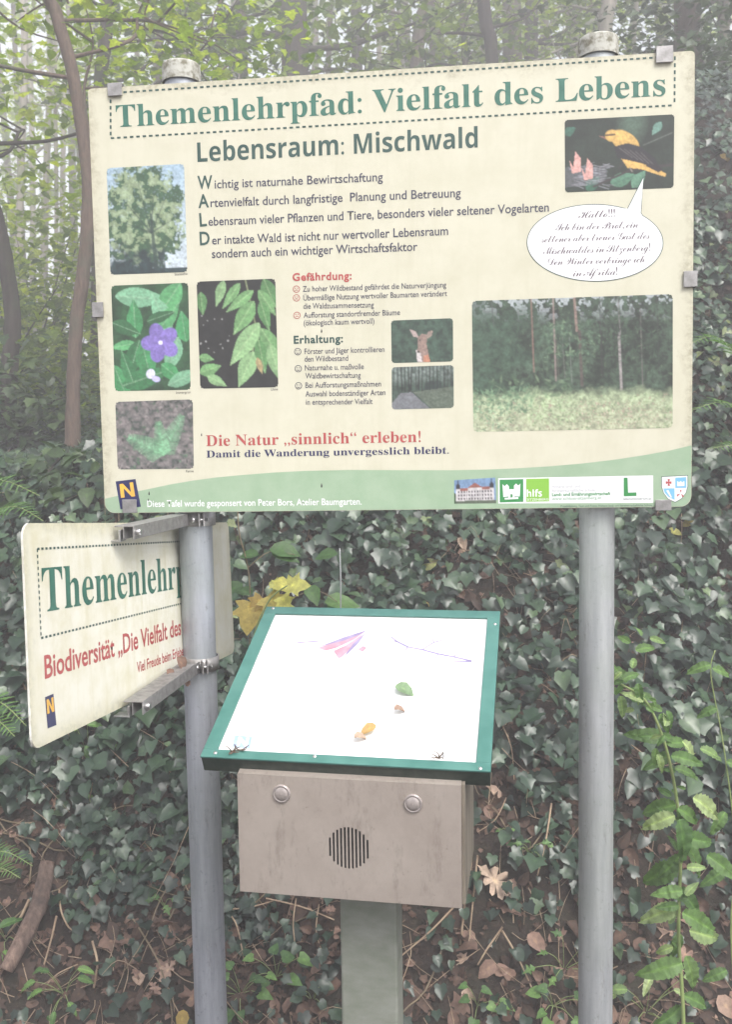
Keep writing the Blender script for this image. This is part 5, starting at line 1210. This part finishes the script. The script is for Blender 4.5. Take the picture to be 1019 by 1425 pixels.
# ------------------------------------------------------------------ trees
def tree(label, pts, r0, r1, mat, crown, cmat, n_leaf=0, lsize=0.1, limbs=6, tpls=(MAPLE, OVATE), group='trees of the mixed forest', wob=0.06, top=11.5, cr=1.6, seg=12, limb_r=0.35, vlo=0, vhi=1, name='tree', cz=None):
    """pts: world points of the trunk upwards; crown: (radius, z0, z1) of the leafy part"""
    P = [np.array(p, float) for p in pts]; base = P[0].copy(); base[2] = float(hz(base[0], base[1])); P[0] = base - np.array([0, 0, .05])
    d = P[-1] - P[-2]; d /= np.linalg.norm(d); d = unit(d * np.array([.5, .5, 1]))
    while P[-1][2] < top: P.append(P[-1] + d * 1.6 + rng.normal(0, .08, 3) * np.array([1, 1, 0]))
    t = empty(name, base); tag(t, label, 'tree', group)
    z = np.array([p[2] for p in P]); rr = r0 + (r1 - r0) * (z - z[0]) / (z[-1] - z[0]); rr[0] *= 1.35
    Q = [p - base for p in P]; ac = Acc(); ac.tube(Q, rr, seg, 6, wob); link('trunk', ac.mesh('trunk'), mat, t)
    sp, sr = smooth_path(Q, rr, 8); clumps = []
    for k in range(limbs):
        h = rng.uniform(crown[1], min(crown[2], max(crown[1] + .8, 2.3 + .473 * base[1]))); i = int(np.argmin(np.abs(sp[:, 2] + base[2] - h))); a = rng.uniform(0.25, 2.9); q = sp[i]; lp = [q]; r_ = crown[0] * rng.uniform(.6, 1.1)
        dirv = np.array([math.cos(a), math.sin(a), .35])
        for s in range(4): dirv = unit(dirv + rng.normal(0, .25, 3) + np.array([0, 0, -.05])); q = q + dirv * r_ / 4; lp.append(q); 
        clumps += lp[2:]
        ac = Acc(); ac.tube(lp, [sr[i] * (limb_r * .7) + .004, .003], 6, 4, .05)
        for s in range(3):
            q0 = lp[2 + s % 3]; e = q0 + unit(rng.normal(0, 1, 3)) * r_ * .35; ac.tube([q0, (q0 + e) / 2 + rng.normal(0, .05, 3), e], [.008, .003], 5, 3); clumps.append(e)
        link('limb', ac.mesh('limb'), mat, t)
    if n_leaf:
        C_ = np.array(clumps); k = rng.integers(0, len(C_), n_leaf); s = crown[0] * .22
        pos = C_[k] + rng.normal(0, 1, (n_leaf, 3)) * np.array([s, s, s * .45])
        nn = np.array([0, -.15, 1.0]) + rng.normal(0, .38, (n_leaf, 3)); tt = np.array([0, 0, -.4]) + rng.normal(0, 1, (n_leaf, 3))
        v = np.clip(vlo + (vhi - vlo) * (rng.beta(2, 2, n_leaf)) + .12 * rng.normal(0, 1, len(C_))[k], 0, 1)
        link('crown', leaves_mesh('crown', list(tpls), pos, nn, tt, rng.uniform(.6, 1.25, n_leaf) * lsize, v), M[cmat], t)
    return t
def col(px_list, Y, top_py=None): return [at(x, y, Y) for x, y in px_list]
GT = 'trees of the mixed forest'
tree('slender reddish brown curved trunk close beside the outer edge of the board', [at(x, y, 4.6) for x, y in ((100, 655), (101, 560), (106, 450), (113, 400), (121, 320), (122, 250), (112, 170), (98, 90), (78, 20), (62, -60))], 0.036, 0.022, M['bark_red'], (1.5, 2.9, 4.8), 'canopy_lit', 1141, 0.072, 8, top=7, wob=.05)
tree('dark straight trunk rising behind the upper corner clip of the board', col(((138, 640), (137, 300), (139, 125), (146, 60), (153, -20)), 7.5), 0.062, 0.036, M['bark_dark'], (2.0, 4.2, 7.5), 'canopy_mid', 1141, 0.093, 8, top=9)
tree('dark trunk leaning at the picture edge with a forked branch', [at(x, y, 5.4) for x, y in ((2, 640), (14, 500), (17, 440), (8, 370), (-4, 310), (-30, 200))], 0.050, 0.030, M['bark_dark'], (1.7, 3.0, 5.2), 'canopy_lit', 965, 0.072, 7, top=6.5)
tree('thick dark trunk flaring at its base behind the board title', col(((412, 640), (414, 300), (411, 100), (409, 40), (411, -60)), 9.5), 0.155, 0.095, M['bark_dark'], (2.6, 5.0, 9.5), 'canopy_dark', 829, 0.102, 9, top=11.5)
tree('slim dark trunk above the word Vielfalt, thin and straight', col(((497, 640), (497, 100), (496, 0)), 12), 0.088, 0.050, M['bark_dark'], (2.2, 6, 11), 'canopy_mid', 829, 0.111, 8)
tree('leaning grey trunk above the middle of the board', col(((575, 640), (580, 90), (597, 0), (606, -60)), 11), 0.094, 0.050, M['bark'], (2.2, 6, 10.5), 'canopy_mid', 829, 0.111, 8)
tree('brown trunk with a neighbour stem above the title words', col(((606, 640), (608, 80), (605, 0)), 14), 0.138, 0.075, M['bark'], (2.6, 6.5, 11.5), 'canopy_lit', 766, 0.119, 8)
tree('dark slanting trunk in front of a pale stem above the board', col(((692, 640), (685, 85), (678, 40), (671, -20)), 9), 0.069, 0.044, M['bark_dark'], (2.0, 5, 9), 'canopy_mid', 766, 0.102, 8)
tree('pale grey trunk just beyond the dark slanting one', col(((676, 640), (674, 80), (668, 0)), 15), 0.112, 0.062, M['bark_pale'], (2.4, 7, 11.5), 'canopy_lit', 638, 0.119, 7)
tree('broad brown trunk in the gap with bright leaves behind', col(((712, 640), (713, 70), (712, 0)), 13), 0.150, 0.100, M['bark'], (2.4, 6, 11.5), 'canopy_lit', 766, 0.119, 8)
tree('straight dark trunk between broad brown trunk and pole cap', col(((740, 640), (740, 60), (740, 0)), 12), 0.094, 0.062, M['bark_dark'], (2.4, 6, 11), 'canopy_lit', 702, 0.111, 8)
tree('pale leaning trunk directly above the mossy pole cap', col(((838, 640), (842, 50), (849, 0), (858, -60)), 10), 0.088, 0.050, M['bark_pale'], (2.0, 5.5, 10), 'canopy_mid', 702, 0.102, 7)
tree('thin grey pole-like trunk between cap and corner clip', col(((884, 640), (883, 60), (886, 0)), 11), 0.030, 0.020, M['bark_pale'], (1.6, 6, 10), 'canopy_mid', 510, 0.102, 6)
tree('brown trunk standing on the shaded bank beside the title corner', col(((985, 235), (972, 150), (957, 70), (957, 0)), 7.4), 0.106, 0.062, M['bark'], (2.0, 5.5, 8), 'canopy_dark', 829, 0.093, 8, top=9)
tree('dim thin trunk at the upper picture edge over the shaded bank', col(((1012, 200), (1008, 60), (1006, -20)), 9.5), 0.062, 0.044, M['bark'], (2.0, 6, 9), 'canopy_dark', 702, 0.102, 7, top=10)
for px, Y, r, lab in ((27, 11, .05, 'distant dark sapling left of two pale stems beside the board'.replace('left of', 'before')), (62, 13, .055, 'pale sun-flecked stem crossing behind the reddish trunk foot'), (78, 12, .03, 'very thin pale stem next to the sun-flecked one'), (86, 15, .05, 'faint pale trunk far behind the reddish trunk'),
                      (45, 16, .06, 'hazy grey trunk deep in the forest beside the board'), (225, 12, .05, 'thin brown trunk behind the mossy cap of the bluish pole'), (345, 11, .06, 'thin grey trunk above the word Themenlehrpfad'), (455, 13, .05, 'slim trunk beside the thick flared one'), (535, 15, .06, 'hazy trunk in the middle above the board'),
                      (650, 12, .045, 'thin trunk before the slanting dark one'), (790, 14, .06, 'grey trunk beside the pole cap in bright foliage'), (915, 13, .05, 'faint trunk right behind the corner clip'.replace('right ', ''))):
    tree(lab, col(((px + rng.uniform(-4, 4), 640), (px, 300), (px + rng.uniform(-8, 8), 60), (px + rng.uniform(-20, 20), -60)), Y), r, r * .6, M['bark_pale' if 'pale' in lab or 'hazy' in lab else 'bark'], (2.0, 4.0, 10), 'canopy_lit' if px < 300 or px > 600 else 'canopy_mid', 500, .11, 6, top=11.5, seg=9)

# understorey bushes
def bush(label, c, r, n, L, mat, tpls=(OVATE, MAPLE), stems=7, cat='bush', flat_=0.6):
    c = np.array(c, float); g = float(hz(c[0], c[1])); base = np.array([c[0], c[1], g]); t = empty('bush', base); tag(t, label, cat, 'bushes on the crest')
    ac = Acc(); ends = []
    for k in range(stems):
        a = rng.uniform(0, 6.28); e = np.array([math.cos(a) * r[0], math.sin(a) * r[1], (c[2] - g) + rng.uniform(-.5, .9) * r[2]]) * rng.uniform(.5, 1); ac.tube([np.zeros(3), e * .5 + np.array([0, 0, .12]), e], [.010, .003], 6, 4, .05); ends += [e, e * .75 + rng.normal(0, .1, 3), e * .5 + np.array([0, 0, .1])]
    link('stem', ac.mesh('stem'), M['bark_dark'], t); E_ = np.array(ends); k = rng.integers(0, len(E_), n)
    pos = E_[k] + rng.normal(0, 1, (n, 3)) * np.array(r) * .26; nn = np.array([0, -.25, 1.0]) + rng.normal(0, .35, (n, 3)); tt = np.array([0, -.2, -.5]) + rng.normal(0, 1, (n, 3))
    link('foliage', leaves_mesh('foliage', list(tpls), pos, nn, tt, rng.uniform(.6, 1.2, n) * L, np.clip(rng.beta(2, 2, n) + .15 * rng.normal(0, 1, len(E_))[k], 0, 1)), M[mat], t)
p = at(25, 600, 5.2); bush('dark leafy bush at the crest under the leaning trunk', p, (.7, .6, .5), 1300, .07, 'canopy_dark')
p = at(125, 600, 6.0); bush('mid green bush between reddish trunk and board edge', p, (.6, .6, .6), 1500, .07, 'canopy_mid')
p = at(50, 480, 7.5); bush('bright yellow green bush catching light behind the reddish trunk', p, (1.1, .9, .6), 1600, .08, 'canopy_lit')
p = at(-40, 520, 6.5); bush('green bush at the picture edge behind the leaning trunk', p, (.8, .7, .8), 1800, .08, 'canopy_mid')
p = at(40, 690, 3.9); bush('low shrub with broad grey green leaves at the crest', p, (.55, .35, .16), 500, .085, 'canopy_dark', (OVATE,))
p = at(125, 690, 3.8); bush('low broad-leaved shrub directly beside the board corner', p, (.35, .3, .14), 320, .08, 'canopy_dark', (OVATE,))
p = at(10, 200, 8.0); bush('tall bright hazel shrub with sunlit leaves at the upper picture edge', p, (1.3, 1.2, 1.9), 3000, .08, 'canopy_lit', stems=12)
p = at(70, 330, 9.0); bush('airy pale green hazel behind the reddish trunk', p, (1.3, 1.2, 1.5), 1700, .08, 'canopy_lit', stems=10)
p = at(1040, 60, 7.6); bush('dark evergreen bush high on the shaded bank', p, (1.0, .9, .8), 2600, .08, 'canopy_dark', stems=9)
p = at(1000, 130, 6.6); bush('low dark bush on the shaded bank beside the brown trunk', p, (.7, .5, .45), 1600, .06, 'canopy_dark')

# far forest that closes the view
N = 27000
x = rng.uniform(-17, 17, N); y = rng.uniform(17, 23, N); z = hz(x, y, False) + rng.uniform(0, 1, N) ** 0.8 * 12.0; z = np.minimum(z, 12.6)
cl = vnoise(x, z, .55) + .6 * vnoise(x + 9, z, 1.5); keep = (cl > -0.75 + 0.5 * (rng.uniform(0, 1, N))) & ((x > -4) | (rng.uniform(0, 1, N) < 0.52))
P = np.stack([x, y, z], -1)[keep]; n = len(P)
ff = link('far_forest', leaves_mesh('far_forest', [MAPLE, SPRAY], P, np.array([0, -.5, .8]) + rng.normal(0, .5, (n, 3)), rng.normal(0, 1, (n, 3)), rng.uniform(.12, .30, n), np.clip(.5 + .25 * cl[keep] + rng.normal(0, .18, n), 0, 1)), M['canopy_lit'])
tag(ff, 'far wall of hazy green forest foliage beyond the trees', 'forest', kind='stuff')
ac = Acc()
for k in range(60):
    x_, y_ = rng.uniform(-13, 13), rng.uniform(15.5, 21); g = float(hz(x_, y_, False)); lx = rng.normal(0, .4)
    ac.tube([[x_, y_, g - .1], [x_ + lx * .3, y_, g + 4], [x_ + lx, y_, 12.4]], [rng.uniform(.05, .14), .04], 7, 3, .06)
tag(link('far_tree_stems', ac.mesh('far_tree_stems'), M['bark']), 'many thin hazy trunks deep in the forest', 'forest', kind='stuff')

# ------------------------------------------------------------------ haze volume added to stand in for the lens veil
hm, hn, hb = nodes('veil_haze'); hn.nodes.remove(hb); pv = hn.nodes.new('ShaderNodeVolumePrincipled')
pv.inputs['Color'].default_value = (0.93, 0.92, 0.95, 1); pv.inputs['Density'].default_value = VEIL_HAZE; pv.inputs['Anisotropy'].default_value = 0.0
hn.links.new(pv.outputs[0], hn.nodes['Material Output'].inputs['Volume'])
tag(link('veil_haze', box_mesh('veil_haze', -50, 50, -45, 80, -1.2, 14.0), hm), kind='stuff')
